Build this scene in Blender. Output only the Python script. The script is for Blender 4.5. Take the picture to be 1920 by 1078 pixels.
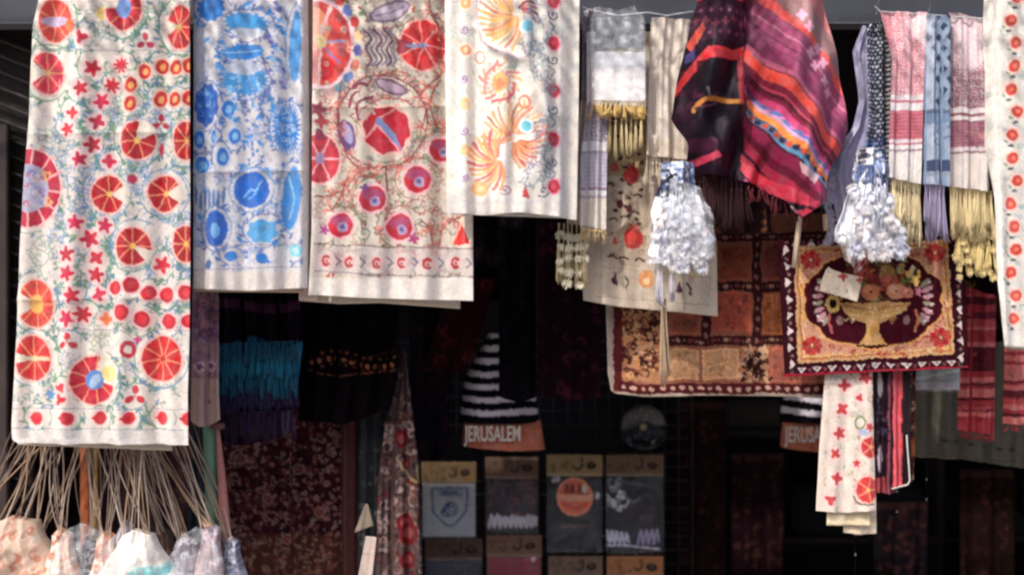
import bpy, math, random
import numpy as np
from mathutils import Vector
for o in list(bpy.data.objects): bpy.data.objects.remove(o)
SC = bpy.context.scene
COL = SC.collection
R = math.radians
# ------------------------------------------------------------------ camera, sky, sun
K = 3.2/1920/4.0          # metres per photo pixel per metre of distance
CZ = 1.7
cam = bpy.data.cameras.new('camera'); co = bpy.data.objects.new('camera', cam); COL.objects.link(co)
co.location = (0, 0, CZ); co.rotation_euler = (R(90), 0, 0)
cam.sensor_width = 36; cam.lens = 36/(1920*K); cam.clip_start = .05; cam.clip_end = 400
cam.dof.use_dof = True; cam.dof.focus_distance = 3.95; cam.dof.aperture_fstop = 1.3
SC.camera = co
SUN = Vector((-.36, -.56, .745)).normalized()
w = bpy.data.worlds.new('World'); SC.world = w; w.use_nodes = True
nt = w.node_tree; bg = nt.nodes['Background']
sky = nt.nodes.new('ShaderNodeTexSky'); sky.sky_type = 'NISHITA'; sky.sun_disc = False
sky.sun_elevation = math.asin(SUN.z); sky.sun_rotation = math.atan2(SUN.x, SUN.y); sky.dust_density = 3; sky.air_density = .6; sky.ozone_density = .3
nt.links.new(sky.outputs[0], bg.inputs[0]); bg.inputs[1].default_value = .15
sl = bpy.data.lights.new('sun', 'SUN'); sl.energy = 3.4; sl.angle = R(1.2); sl.color = (1, .95, .87)
so = bpy.data.objects.new('sun', sl); COL.objects.link(so); so.rotation_euler = SUN.to_track_quat('Z', 'Y').to_euler()
SC.view_settings.view_transform = 'Standard'; SC.view_settings.look = 'None'
SC.view_settings.exposure = 1.56; SC.view_settings.gamma = 1
SC.cycles.filter_width = 2.4

# ------------------------------------------------------------------ helpers
rng = np.random.default_rng(7); random.seed(7)
def lin(c):
    c = np.asarray(c, float)/255
    return np.where(c <= .04045, c/12.92, ((c+.055)/1.055)**2.4)
def at(px, py, d, dy=0):
    return ((px-960)*K*d, d+dy, CZ-(py-539)*K*d)
def tag(o, label=None, cat=None, group=None, kind=None):
    for k, v in (('label', label), ('category', cat), ('group', group), ('kind', kind)):
        if v: o[k] = v
    return o
def thing(name, label, cat, loc=(0, 0, 0), group=None):
    o = bpy.data.objects.new(name, None); COL.objects.link(o); o.location = loc; o.empty_display_size = .1
    return tag(o, label, cat, group)
def link(name, me, mat, parent=None):
    o = bpy.data.objects.new(name, me); COL.objects.link(o)
    if mat: me.materials.append(mat)
    if parent is not None:
        o.parent = parent
        L = parent.location.copy(); p = parent.parent
        while p is not None: L += p.location; p = p.parent
        o.location = -L
    return o
MATS = {}
def nodemat(name):
    m = bpy.data.materials.new(name); m.use_nodes = True
    return m, m.node_tree, m.node_tree.nodes['Principled BSDF']
def noise_node(nt, scale, detail=4, rough=.6):
    tc = nt.nodes.new('ShaderNodeTexCoord'); n = nt.nodes.new('ShaderNodeTexNoise')
    n.inputs['Scale'].default_value = scale; n.inputs['Detail'].default_value = detail; n.inputs['Roughness'].default_value = rough
    nt.links.new(tc.outputs['Object'], n.inputs['Vector']); return n
def fabric(name, col=None, rough=.85, bump=.35, bscale=55, bdist=.006, sheen=.15, coat=0, spec=.25, mott=.12, mscale=90):
    """cloth: colour from the woven 'dye' attribute or a flat dye, mottled thread colour and crumple bump"""
    if name in MATS: return MATS[name]
    m, nt, b = nodemat(name); N = nt.nodes; Lk = nt.links
    if col is None:
        a = N.new('ShaderNodeAttribute'); a.attribute_name = 'dye'; src = a.outputs['Color']
    else:
        a = N.new('ShaderNodeRGB'); a.outputs[0].default_value = (*col, 1); src = a.outputs[0]
    n = noise_node(nt, mscale, 3)
    mr = N.new('ShaderNodeMapRange'); mr.inputs[1].default_value = .3; mr.inputs[2].default_value = .7
    mr.inputs[3].default_value = 1-mott; mr.inputs[4].default_value = 1+mott*.5
    Lk.new(n.outputs[0], mr.inputs[0])
    mx = N.new('ShaderNodeVectorMath'); mx.operation = 'SCALE'
    Lk.new(src, mx.inputs[0]); Lk.new(mr.outputs[0], mx.inputs['Scale']); Lk.new(mx.outputs[0], b.inputs['Base Color'])
    b.inputs['Roughness'].default_value = rough; b.inputs['Specular IOR Level'].default_value = spec
    b.inputs['Sheen Weight'].default_value = sheen; b.inputs['Coat Weight'].default_value = coat; b.inputs['Coat Roughness'].default_value = .15
    n2 = noise_node(nt, bscale, 5); n3 = noise_node(nt, 420, 2)
    ad = N.new('ShaderNodeMath'); ad.operation = 'MULTIPLY_ADD'; ad.inputs[1].default_value = .15
    Lk.new(n3.outputs[0], ad.inputs[0]); Lk.new(n2.outputs[0], ad.inputs[2])
    bp = N.new('ShaderNodeBump'); bp.inputs['Strength'].default_value = bump; bp.inputs['Distance'].default_value = bdist
    Lk.new(ad.outputs[0], bp.inputs['Height']); Lk.new(bp.outputs[0], b.inputs['Normal'])
    MATS[name] = m; return m
def plain(name, col, rough=.6, metal=0, bump=0, bscale=30, spec=.4, mott=.15, coat=0, mscale=8):
    if name in MATS: return MATS[name]
    m = fabric(name, col, rough, bump, bscale, .004, 0, coat, spec, mott, mscale)
    m.node_tree.nodes['Principled BSDF'].inputs['Metallic'].default_value = metal
    return m
def clear_film(name='clear plastic film', alpha=.22, tint=(.9, .93, .97), rough=.16, spec=1):
    if name in MATS: return MATS[name]
    m, nt, b = nodemat(name); N = nt.nodes; Lk = nt.links
    b.inputs['Base Color'].default_value = (*tint, 1); b.inputs['Roughness'].default_value = rough
    b.inputs['Specular IOR Level'].default_value = spec; b.inputs['Coat Weight'].default_value = .6*spec
    n = noise_node(nt, 38, 4); bp = N.new('ShaderNodeBump'); bp.inputs['Strength'].default_value = .9; bp.inputs['Distance'].default_value = .012
    Lk.new(n.outputs[0], bp.inputs['Height']); Lk.new(bp.outputs[0], b.inputs['Normal'])
    mr = N.new('ShaderNodeMapRange'); mr.inputs[1].default_value = .42; mr.inputs[2].default_value = .72
    mr.inputs[3].default_value = alpha*.5; mr.inputs[4].default_value = min(1, alpha*2.2)
    Lk.new(n.outputs[0], mr.inputs[0]); Lk.new(mr.outputs[0], b.inputs['Alpha'])
    MATS[name] = m; return m
COTTON = fabric('embroidered cotton')
WOOL = fabric('woven wool', bump=.5, bscale=70, sheen=0, spec=.05, mott=.2, mscale=150)
SATIN = fabric('glossy synthetic cloth', rough=.5, spec=.22, sheen=0, bump=.5, bscale=30, bdist=.01)
TULLE = fabric('soft white tulle', rough=.6, spec=.4, coat=.12, bump=.6, bscale=60, bdist=.008)

def ip(tab, x):
    a = np.array(tab, float); return np.interp(x, a[:, 0], a[:, 1])
def vn(x, y, s, seed=0):
    """smooth wandering noise, about -1..1"""
    r = np.random.default_rng(seed); o = np.zeros_like(x, dtype=float); n = 6
    for i in range(n):
        a = r.uniform(0, 6.283); f = s*r.uniform(.6, 1.7); p = r.uniform(0, 6.283)
        o += np.sin((x*math.cos(a)+y*math.sin(a))*f+p+1.3*np.sin((x*math.sin(a)-y*math.cos(a))*f*.7+p*2))
    return o/n*1.6

class Paint:
    """draws woven and embroidered motifs into the dye of a cloth grid"""
    def __init__(s, x, y, base, warp=1.2, seed=1, gain=1.0):
        s.x = x+warp*(vn(x, y, .09, seed)+.7*vn(x, y, .42, seed+9)); s.y = y+warp*(vn(x, y, .08, seed+50)+.7*vn(x, y, .4, seed+59))
        s.gain = gain; s.c = np.empty(x.shape+(3,)); s.c[:] = lin(base)*gain
        s.r0, s.r1 = s.y.min(1), s.y.max(1); s.q0, s.q1 = s.x.min(0), s.x.max(0); s.rs = np.random.default_rng(seed)
    def sub(s, x0, x1, y0, y1):
        r = np.nonzero((s.r1 >= y0) & (s.r0 <= y1))[0]; q = np.nonzero((s.q1 >= x0) & (s.q0 <= x1))[0]
        if len(r) == 0 or len(q) == 0: return None
        sl = (slice(r[0], r[-1]+1), slice(q[0], q[-1]+1)); return sl, s.x[sl], s.y[sl]
    def put(s, sl, a, col):
        a = np.clip(a, 0, 1)[..., None]; s.c[sl] = s.c[sl]*(1-a)+lin(col)*s.gain*a
    def ell(s, cx, cy, rx, ry, col, rot=0, soft=1.6, serr=0, amp=.12, op=1):
        m = max(rx, ry)*1.3+3; g = s.sub(cx-m, cx+m, cy-m, cy+m)
        if g is None: return
        sl, x, y = g; ca, sa = math.cos(R(rot)), math.sin(R(rot)); dx, dy = x-cx, y-cy
        u = (dx*ca+dy*sa)/rx; v = (-dx*sa+dy*ca)/ry; q = np.hypot(u, v)
        e = 1.0
        if serr: e = 1+amp*np.sin(np.arctan2(v, u)*serr)
        s.put(sl, ((e-q)*min(rx, ry)/soft+.5)*1.0 if op == 1 else np.clip((e-q)*min(rx, ry)/soft+.5, 0, 1)*op, col)
    def ring(s, cx, cy, rx, ry, w, col, a0=-400, a1=400, rot=0):
        m = max(rx, ry)+w+3; g = s.sub(cx-m, cx+m, cy-m, cy+m)
        if g is None: return
        sl, x, y = g; u = (x-cx)/rx; v = (y-cy)/ry; q = np.hypot(u, v); mm = min(rx, ry)
        a = (w/2-np.abs(q-1)*mm)/1.3+.5
        if a0 > -400:
            t = (np.degrees(np.arctan2(v, u))-a0) % 360; a = np.where(t < a1-a0, a, 0)
        s.put(sl, a, col)
    def line(s, pts, w, col, op=1):
        for (x0, y0), (x1, y1) in zip(pts[:-1], pts[1:]):
            g = s.sub(min(x0, x1)-w-2, max(x0, x1)+w+2, min(y0, y1)-w-2, max(y0, y1)+w+2)
            if g is None: continue
            sl, x, y = g; L2 = (x1-x0)**2+(y1-y0)**2+1e-6
            t = np.clip(((x-x0)*(x1-x0)+(y-y0)*(y1-y0))/L2, 0, 1)
            d = np.hypot(x-x0-t*(x1-x0), y-y0-t*(y1-y0)); s.put(sl, np.clip((w/2-d)/1.2+.5, 0, 1)*op, col)
    def curve(s, pts, w, col, op=1):
        P = np.array(pts, float); n = len(P); t = np.linspace(0, n-1, (n-1)*6+1); out = []
        for q in t:
            i = min(int(q), n-2); f = q-i; p0 = P[max(i-1, 0)]; p1 = P[i]; p2 = P[i+1]; p3 = P[min(i+2, n-1)]
            out.append(tuple(.5*((2*p1)+(-p0+p2)*f+(2*p0-5*p1+4*p2-p3)*f*f+(-p0+3*p1-3*p2+p3)*f**3)))
        s.line(out, w, col, op)
    def poly(s, pts, col, op=1):
        P = np.array(pts, float); g = s.sub(P[:, 0].min()-2, P[:, 0].max()+2, P[:, 1].min()-2, P[:, 1].max()+2)
        if g is None: return
        sl, x, y = g; ins = np.zeros(x.shape, bool); n = len(P)
        for i in range(n):
            (ax, ay), (bx, by) = P[i], P[(i+1) % n]
            c = (ay > y) != (by > y); xi = (bx-ax)*(y-ay)/((by-ay) if by != ay else 1e-9)+ax; ins ^= c & (x < xi)
        s.put(sl, ins*float(op), col)
    def rect(s, x0, x1, y0, y1, col, op=1):
        g = s.sub(x0-2, x1+2, y0-2, y1+2)
        if g is None: return
        sl, x, y = g; a = np.minimum(np.minimum(x-x0, x1-x), np.minimum(y-y0, y1-y))/1.2+.5; s.put(sl, np.clip(a, 0, 1)*op, col)
    def pom(s, cx, cy, rx, ry, n=7, gap=None, red=(190, 22, 38), sep=(246, 156, 112), halo=(244, 186, 174), core=(250, 200, 90), a0=0, jag=.0, cr=.13, sw=2.2):
        m = max(rx, ry)+7; g = s.sub(cx-m, cx+m, cy-m, cy+m)
        if g is None: return
        s.ell(cx, cy, rx+4, ry+4, halo)
        sl, x, y = g; u = (x-cx)/rx; v = (y-cy)/ry; q = np.hypot(u, v); t = np.degrees(np.arctan2(v, u)) % 360
        rr = min(rx, ry); k = ((t-a0) % (360/n))/(360/n); k = np.minimum(k, 1-k)*(360/n)
        e = np.minimum((1-q)*rr, np.radians(k)*q*rr-sw/2); e = np.minimum(e, (q-cr)*rr)
        if gap: e = np.where(((t-gap[0]) % 360) < gap[1]-gap[0], -3, e)
        if jag: e = e-jag*(1+np.sin(t*.55+q*9))
        lines = np.clip((1-q)*rr/1.4+.5, 0, 1)
        if gap:
            ig = ((t-gap[0]) % 360) < gap[1]-gap[0]; s.put(sl, np.where(ig & (q < 1.15), .9, 0), (226, 214, 196)); lines = np.where(ig, 0, lines)
        s.put(sl, lines, sep); s.put(sl, e/1.4+.5, red)
        dk = tuple(c*.86 for c in red); s.put(sl, np.where((np.sin(t*.31+cx)+np.sin(q*13+cy)) > .5, np.clip(e/1.4+.5, 0, 1)*.5, 0), dk)
        s.ell(cx, cy, rx*cr*1.1, ry*cr*1.1, core)
    def star(s, cx, cy, r, n=5, col=(192, 24, 44), rot=0, amp=.24, halo=(245, 200, 195)):
        if halo: s.ell(cx, cy, r+3, r+3, halo, op=.75)
        m = r*1.5; g = s.sub(cx-m, cx+m, cy-m, cy+m)
        if g is None: return
        sl, x, y = g; q = np.hypot(x-cx, y-cy); t = np.arctan2(y-cy, x-cx)
        e = r*(1-amp+amp*np.cos((t+rot)*n)); s.put(sl, (e-q)/1.4+.5, col)
    def tri(s, cx, cy, r, col=(190, 45, 75), rot=0):
        for k in range(3):
            a = R(rot+120*k-90); s.ell(cx+r*.75*math.cos(a), cy+r*.75*math.sin(a), r*.55, r*.4, col, rot+120*k-90)
        s.ell(cx, cy, 2, 2, col)
    def spiral(s, cx, cy, r, col, w=2.2, turns=1.4, a0=0):
        pts = []
        for i in range(15):
            f = i/14; a = a0+f*turns*6.283; pts.append((cx+r*f*math.cos(a), cy+r*f*math.sin(a)))
        s.line(pts, w, col)
    def vines(s, x0, x1, y0, y1, n, cols, w=1.8, size=11, op=.75):
        for i in range(n):
            x = s.rs.uniform(x0, x1); y = s.rs.uniform(y0, y1); c = cols[s.rs.integers(len(cols))]
            a = s.rs.uniform(0, 6.28); z = size*s.rs.uniform(.5, 1.3); tw = s.rs.choice([-1, 1])*s.rs.uniform(.5, 1.3)
            pts = [(x, y)]
            for j in range(5):
                x += z*.45*math.cos(a); y += z*.45*math.sin(a); a += tw; pts.append((x, y))
            s.line(pts, w, c, op)
            if s.rs.random() < .5: s.ell(x, y, w*1.5, w, c, s.rs.uniform(0, 180), op=op)
    def stems(s, x0, x1, y0, y1, n, cols, w=1.6, leaf=4, steps=8, op=.85):
        for i in range(n):
            x = s.rs.uniform(x0, x1); y = s.rs.uniform(y0, y1); a = s.rs.uniform(0, 6.28); k = s.rs.choice([-1, 1])*s.rs.uniform(.15, .5); c = cols[s.rs.integers(len(cols))]
            c2 = cols[s.rs.integers(len(cols))]
            for j in range(steps):
                nx, ny = x+6*math.cos(a), y+6*math.sin(a); s.line([(x, y), (nx, ny)], w, c, op); x, y = nx, ny; a += k
                b = a+(1.0 if j % 2 else -1.0); s.ell(x+leaf*math.cos(b), y+leaf*math.sin(b), leaf, leaf*.42, c2, math.degrees(b), 1.2, op=op)
    def grain(s, amt=.05):
        s.c *= (1+amt*s.rs.standard_normal(s.c.shape[:2])+amt*1.3*vn(s.x, s.y, .8, 3)+amt*1.2*vn(s.x, s.y, .13, 4))[..., None]
        g = s.c.mean(-1, keepdims=True); k = .12*(1+vn(s.x, s.y, .25, 6))[..., None]; s.c = s.c*(1-k)+g*k
    def fine(s, fn, col, op=1):
        s.put((slice(None), slice(None)), np.clip(fn(s.x, s.y), 0, 1)*op, col)

def cloth(name, parent, L, Rr, T, B, d, paint=None, base=(200, 195, 190), step=1.8, amp=.008, nf=3, seed=0, mat=None, thick=.005,
          depth=None, crump=.002, gain=1.0, warp=1.2, ragged=0, grain=.03, crease=()):
    """hanging cloth given by its outline; L, Rr tables (y, x), T, B tables (u, y); folds are real depth"""
    rs = np.random.default_rng(seed+900)
    ys = [p[1] for p in T]+[p[1] for p in B]; xs = [p[1] for p in L]+[p[1] for p in Rr]
    nu = max(4, int((max(xs)-min(xs))/step)); nv = max(4, int((max(ys)-min(ys))/step))
    ph = rs.uniform(0, 6.28, 4)
    def grid(nu, nv, off=0):
        u, v = np.meshgrid(np.linspace(0, 1, nu+1), np.linspace(0, 1, nv+1))
        py = ip(T, u)*(1-v)+ip(B, u)*v
        if ragged: py = py+ragged*v**6*np.sin(u*37+seed)
        px = ip(L, py)*(1-u)+ip(Rr, py)*u
        f = amp*(.55+.6*v)*(np.sin(u*6.283*nf+ph[0]+.7*np.sin(v*2.2+ph[1]))+.45*np.sin(u*6.283*nf*2.3+ph[2]+v*1.5))
        f = f+crump*vn(px, py, .05, seed+5)
        for yc in crease: f = f-.007*np.exp(-np.abs(py-yc-2*np.sin(px*.02))/8)
        if depth is not None: f = f+depth(px, py, u, v)
        return px, py, np.stack([(px-960)*K*d, d+f+off, CZ-(py-539)*K*d], -1)
    px, py, V = grid(nu, nv)
    if paint is not None:
        P = Paint(px, py, base, warp, seed+1, gain); paint(P); P.grain(grain); C = P.c
    else:
        C = np.empty(px.shape+(3,)); C[:] = lin(base)*gain
    nV = (nu+1)*(nv+1); idx = np.arange(nV).reshape(nv+1, nu+1)
    F = np.stack([idx[:-1, :-1], idx[1:, :-1], idx[1:, 1:], idx[:-1, 1:]], -1).reshape(-1, 4)
    cu, cv = max(4, nu//5), max(4, nv//5); bx, by, V2 = grid(cu, cv, thick)
    i2 = np.arange((cu+1)*(cv+1)).reshape(cv+1, cu+1)+nV
    F2 = np.stack([i2[:-1, :-1], i2[:-1, 1:], i2[1:, 1:], i2[1:, :-1]], -1).reshape(-1, 4)
    ring = np.concatenate([idx[0, :-1], idx[:-1, -1], idx[-1, :0:-1], idx[:0:-1, 0]])
    Vr = V.reshape(-1, 3)[ring].copy(); Vr[:, 1] += thick
    n0 = nV+V2.size//3; m = len(ring); rr = np.arange(m)+n0
    F3 = np.stack([ring, np.roll(ring, -1), np.roll(rr, -1), rr], -1)
    allV = np.concatenate([V.reshape(-1, 3), V2.reshape(-1, 3), Vr]); allF = np.concatenate([F, F2, F3])
    bc = lin(base)*gain
    allC = np.concatenate([C.reshape(-1, 3), np.tile(bc*.9, (V2.size//3, 1)), C.reshape(-1, 3)[ring]])
    return link(name, rawmesh(name, allV, allF, allC), mat or COTTON, parent)
def rawmesh(name, V, F, C=None, smooth=True):
    me = bpy.data.meshes.new(name); V = np.asarray(V, np.float32); F = np.asarray(F, np.int32); k = F.shape[1]
    me.vertices.add(len(V)); me.vertices.foreach_set('co', V.ravel())
    me.loops.add(F.size); me.loops.foreach_set('vertex_index', F.ravel())
    me.polygons.add(len(F)); me.polygons.foreach_set('loop_start', np.arange(0, F.size, k, dtype=np.int32))
    me.polygons.foreach_set('loop_total', np.full(len(F), k, np.int32))
    me.polygons.foreach_set('use_smooth', np.full(len(F), smooth))
    me.update(calc_edges=True)
    if C is not None:
        at_ = me.color_attributes.new('dye', 'FLOAT_COLOR', 'POINT')
        rgba = np.ones((len(V), 4), np.float32); rgba[:, :3] = np.clip(C, 0, .92); at_.data.foreach_set('color', rgba.ravel())
    return me
class Motifs:
    """notes where the motifs of a pattern sit so that tendrils can be drawn round them"""
    def __init__(s): s.L = []; s.rs = np.random.default_rng(1)
    def pom(s, x, y, rx, ry, *a, **k): s.L.append((x, y, rx+5, ry+5))
    def star(s, x, y, r, *a, **k):
        if r > 7: s.L.append((x, y, r+3, r+3))
    def tri(s, x, y, r, *a, **k): s.L.append((x, y, r, r))
    def ell(s, x, y, rx, ry, *a, **k):
        if 11 < rx < 60: s.L.append((x, y, rx, ry))
    def __getattr__(s, n): return lambda *a, **k: None
def tendrils(P, fn, cols, w=2.1, g=7, op=.85):
    M = Motifs(); fn(M); seen = []
    for (x, y, rx, ry) in M.L:
        if any(abs(x-a)+abs(y-b) < 9 for a, b in seen): continue
        seen.append((x, y)); big = rx > 20
        for k in range(3 if big else 2):
            a0 = P.rs.uniform(0, 360); sp = P.rs.uniform(70, 150); c = cols[P.rs.integers(len(cols))]; pts = []
            for i in range(7):
                a = R(a0+sp*i/6); q = g*(1+.9*(i/6)**2); pts.append((x+(rx+q)*math.cos(a), y+(ry+q)*math.sin(a)))
            P.curve(pts, w, c, op); e = pts[-1]; P.spiral(e[0]+3, e[1], 5 if big else 3.5, c, w*.85, 1.1, P.rs.uniform(0, 6))
            for i in (1, 3, 5):
                b = a0+sp*i/6; c2 = cols[P.rs.integers(len(cols))]; o = 5
                P.ell(pts[i][0]+o*math.cos(R(b)), pts[i][1]+o*math.sin(R(b)), 5.2, 2.4, c2, b+40, 1.2)
class Tubes:
    """collects tubes (given in photo pixels at a distance, or in metres) into one mesh"""
    def __init__(s): s.V = []; s.F = []; s.C = []; s.n = 0
    def add(s, pts, r, col=(200, 200, 200), sides=4, gain=1.0):
        P = np.array(pts, float); n = len(P); rr = np.full(n, r) if np.isscalar(r) else np.array(r, float)
        T = np.gradient(P, axis=0); T /= np.linalg.norm(T, axis=1)[:, None]+1e-9
        ref = np.array([0, 1, 0]) if abs(T[:, 1]).mean() < .8 else np.array([1, 0, 0])
        A = np.cross(T, ref); A /= np.linalg.norm(A, axis=1)[:, None]+1e-9; Bn = np.cross(T, A)
        a = np.linspace(0, 2*math.pi, sides, endpoint=False)
        V = P[:, None]+rr[:, None, None]*(A[:, None]*np.cos(a)[None, :, None]+Bn[:, None]*np.sin(a)[None, :, None])
        i = np.arange(n*sides).reshape(n, sides)+s.n; j = np.roll(i, -1, 1)
        F = np.stack([i[:-1], j[:-1], j[1:], i[1:]], -1).reshape(-1, 4)
        cp = [[i[0, 0], i[0, 1], i[0, 2], i[0, 3 % sides]], [i[-1, 0], i[-1, 1], i[-1, 2], i[-1, 3 % sides]]] if sides == 4 else []
        s.V.append(V.reshape(-1, 3)); s.F.append(F)
        if cp: s.F.append(np.array(cp))
        c = lin(col)*gain if np.ndim(col) == 1 else col
        s.C.append(np.tile(c, (n*sides, 1))); s.n += n*sides
    def box(s, c, h, col=(200, 200, 200), gain=1.0):
        c = np.array(c, float); h = np.array(h, float)
        V = np.array([[x, y, z] for x in (-1, 1) for y in (-1, 1) for z in (-1, 1)])*h+c
        F = np.array([[0, 1, 3, 2], [4, 6, 7, 5], [0, 4, 5, 1], [2, 3, 7, 6], [0, 2, 6, 4], [1, 5, 7, 3]])+s.n
        s.V.append(V); s.F.append(F); s.C.append(np.tile(lin(col)*gain, (8, 1))); s.n += 8
    def build(s, name, mat, parent=None, smooth=True):
        return link(name, rawmesh(name, np.concatenate(s.V), np.concatenate(s.F), np.concatenate(s.C), smooth), mat, parent)
def fringe(name, parent, x0, y0, x1, y1, n, length, col, d, strands=5, r=1.1, spread=5, knot=.22, jit=.25, seed=0, gain=1.0, mat=None, sway=6, tips=True):
    rs = np.random.default_rng(seed); t = Tubes(); strands = int(strands*1.8); r = r*.68
    for i in range(n):
        f = (i+.5)/n; bx = x0+(x1-x0)*f+rs.normal(0, 1); by = y0+(y1-y0)*f; L = length*(1+jit*rs.uniform(-1, .6)); sw = rs.normal(0, sway)
        dd = rs.uniform(-.012, .012)
        for k in range(strands):
            c = np.array(col)*rs.uniform(.78, 1.08); a = rs.uniform(-1, 1); b = rs.uniform(-1, 1); pts = []
            for v in np.linspace(0, 1, 6):
                sp = spread*(abs(v-knot)**.7)*1.1
                pts.append(at(bx+a*sp+sw*v*v, by+L*v*(1-.08*abs(a)), d+dd+b*sp*.0012))
            rr = r*K*d; t.add(pts, [rr*.8, rr, rr, rr, rr, rr*.6], np.clip(c, 0, 255), gain=gain)
        if tips:
            c = np.array(col)
            t.add([at(bx, by+L*knot-2.5, d+dd-.002), at(bx, by+L*knot, d+dd-.003), at(bx, by+L*knot+2.5, d+dd-.002)], [1.3*K*d, 2.8*K*d, 1.5*K*d], c, sides=5, gain=gain)
    return t.build(name, mat or WOOL2, parent)
WOOL2 = fabric('twisted yarn', rough=.9, bump=.2, bscale=300, sheen=.1, spec=.1)
def pompom(t, px, py, d, dy, r, n, col, rs, gain=1.0, th=1.0, va=.8):
    for _ in range(n):
        a = rs.uniform(0, 6.283); b = rs.uniform(-.6, .6); c, s_ = math.cos(a), math.sin(a); q = r*rs.uniform(.5, 1.1)
        e = [at(px+q*f*c+rs.normal(0, .5), py+q*f*s_+f*f*r*.45, d, dy-q*f*.0011*(1-abs(b))+q*f*b*.0011) for f in (0, .4, .75, 1)]
        t.add(e, [th*K*d, th*K*d, .9*th*K*d, .5*th*K*d], np.clip(np.array(col)*rs.uniform(va, 1.04), 0, 255), sides=4, gain=gain)
def text_mesh(name, txt, parent, loc, size, mat, rot=(R(90), 0, 0), depth=.001, sx=1):
    cu = bpy.data.curves.new(name, 'FONT'); cu.body = txt; cu.size = size; cu.extrude = depth; cu.align_x = 'CENTER'; cu.align_y = 'CENTER'; cu.offset = size*.018
    tmp = bpy.data.objects.new(name, cu); COL.objects.link(tmp); dg = bpy.context.evaluated_depsgraph_get()
    me = bpy.data.meshes.new_from_object(tmp.evaluated_get(dg)); bpy.data.objects.remove(tmp)
    from mathutils import Matrix, Euler
    M = Matrix.Translation(loc) @ Euler(rot).to_matrix().to_4x4() @ Matrix.Diagonal((sx, 1, 1, 1)); me.transform(M)
    return link(name, me, mat, parent)
def B4(x0, x1, y0, y1):
    """straight outline tables"""
    return [(y0, x0), (y1, x0)], [(y0, x1), (y1, x1)], [(0, y0), (1, y0)], [(0, y1), (1, y1)]
# ------------------------------------------------------------------ street, shop room, beam, sun blocker
def boxmesh(name, parent, lo, hi, mat, bevel=.004):
    bm = bmesh.new(); bmesh.ops.create_cube(bm, size=1)
    for v in bm.verts:
        v.co = Vector([(lo[i]+hi[i])/2+v.co[i]*(hi[i]-lo[i]) for i in range(3)])
    if bevel: bmesh.ops.bevel(bm, geom=bm.edges[:], offset=bevel, segments=2, affect='EDGES')
    me = bpy.data.meshes.new(name); bm.to_mesh(me); bm.free(); return link(name, me, mat, parent)
import bmesh
stone = plain('dark worn paving stone', (.11, .10, .095), .8, bump=.5, bscale=6, mscale=2)
me = rawmesh('street', [(-60, -60, 0), (60, -60, 0), (60, 60, 0), (-60, 60, 0)], [(0, 1, 2, 3)], smooth=False)
tag(link('street', me, stone), kind='structure')
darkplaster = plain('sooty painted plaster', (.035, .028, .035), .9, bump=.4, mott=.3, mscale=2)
darkwood = plain('dark stained wood', (.02, .013, .011), .8, bump=.3, mott=.3, mscale=6)
shopT = thing('shop_room', 'dark deep room of the souvenir stall behind the hanging cloths', 'shop', (0, 4.4, 0))
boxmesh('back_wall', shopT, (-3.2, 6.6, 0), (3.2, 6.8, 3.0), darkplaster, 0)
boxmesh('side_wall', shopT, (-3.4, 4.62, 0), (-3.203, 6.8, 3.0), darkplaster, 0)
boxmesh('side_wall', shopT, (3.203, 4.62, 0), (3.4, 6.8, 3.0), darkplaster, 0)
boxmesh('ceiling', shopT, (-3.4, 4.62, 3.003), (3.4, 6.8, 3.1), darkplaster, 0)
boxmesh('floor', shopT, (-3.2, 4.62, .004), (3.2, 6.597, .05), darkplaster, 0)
tmp = boxmesh('front_wall', shopT, (-5, 4.4, 2.95), (5, 4.6, 5.5), plain('honey limestone wall', (.42, .36, .28), .85, bump=.6, bscale=9, mscale=3), 0)
boxmesh('front_wall', shopT, (-5, 4.4, .004), (-2.3, 4.6, 2.947), MATS['honey limestone wall'], 0)
boxmesh('front_wall', shopT, (2.3, 4.4, .004), (5, 4.6, 2.947), MATS['honey limestone wall'], 0)
# painted steel lintel beam the stock hangs from
steelL = plain('light grey painted steel', (.24, .25, .28), .5, bump=.1, mott=.25, mscale=3)
bz = CZ+(539-44)*K*4.32
bm_ = thing('lintel_beam', 'long grey painted steel beam across the top of the stall opening', 'beam', (0, 4.35, bz))
b1 = boxmesh('web', bm_, (-2.3, 4.33, bz), (2.3, 4.39, bz+.34), steelL)
boxmesh('flange', bm_, (-2.3, 4.30, bz-.006), (2.3, 4.399, bz-.0005), steelL, .001)
# overhead rail in front, carried by brackets: the big cloths are thrown over it
rz = CZ+(539+72)*K*4.0
rail = thing('hanging_rail', 'round steel rail above the stall front carrying the big embroidered cloths', 'rail', (0, 4.0, rz))
t = Tubes(); t.add([(-2.2, 4.0, rz), (2.2, 4.0, rz)], .013, (150, 150, 155), sides=12); t.build('bar', plain('worn steel', (.4, .4, .42), .35, metal=.8), rail)
for x in (-2.1, -.35, 1.2, 2.1):
    t = Tubes(); t.add([(x, 4.0, rz+.012), (x, 4.1, rz+.09), (x, 4.398, rz+.1)], .009, sides=8); t.build('bracket', MATS['worn steel'], rail)
# house across the alley, behind the camera
opp = thing('opposite_house', 'plain limestone house across the alley, facing the stall', 'house', (0, -4.5, 0))
hm = plain('weathered limestone', (.30, .27, .23), .85, bump=.6, bscale=4, mscale=2)
boxmesh('wall', opp, (-12, -4.9, .004), (12, -4.5, 5.2), hm, 0)
for x in (-6, -2.2, 2.0, 5.8):
    boxmesh('window', opp, (x-.5, -4.52, 3.0), (x+.5, -4.47, 4.3), plain('dark blue shutter', (.05, .09, .14), .5), .01)
boxmesh('parapet', opp, (-12.05, -4.95, 5.203), (12.05, -4.43, 5.35), hm, .02)
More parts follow.
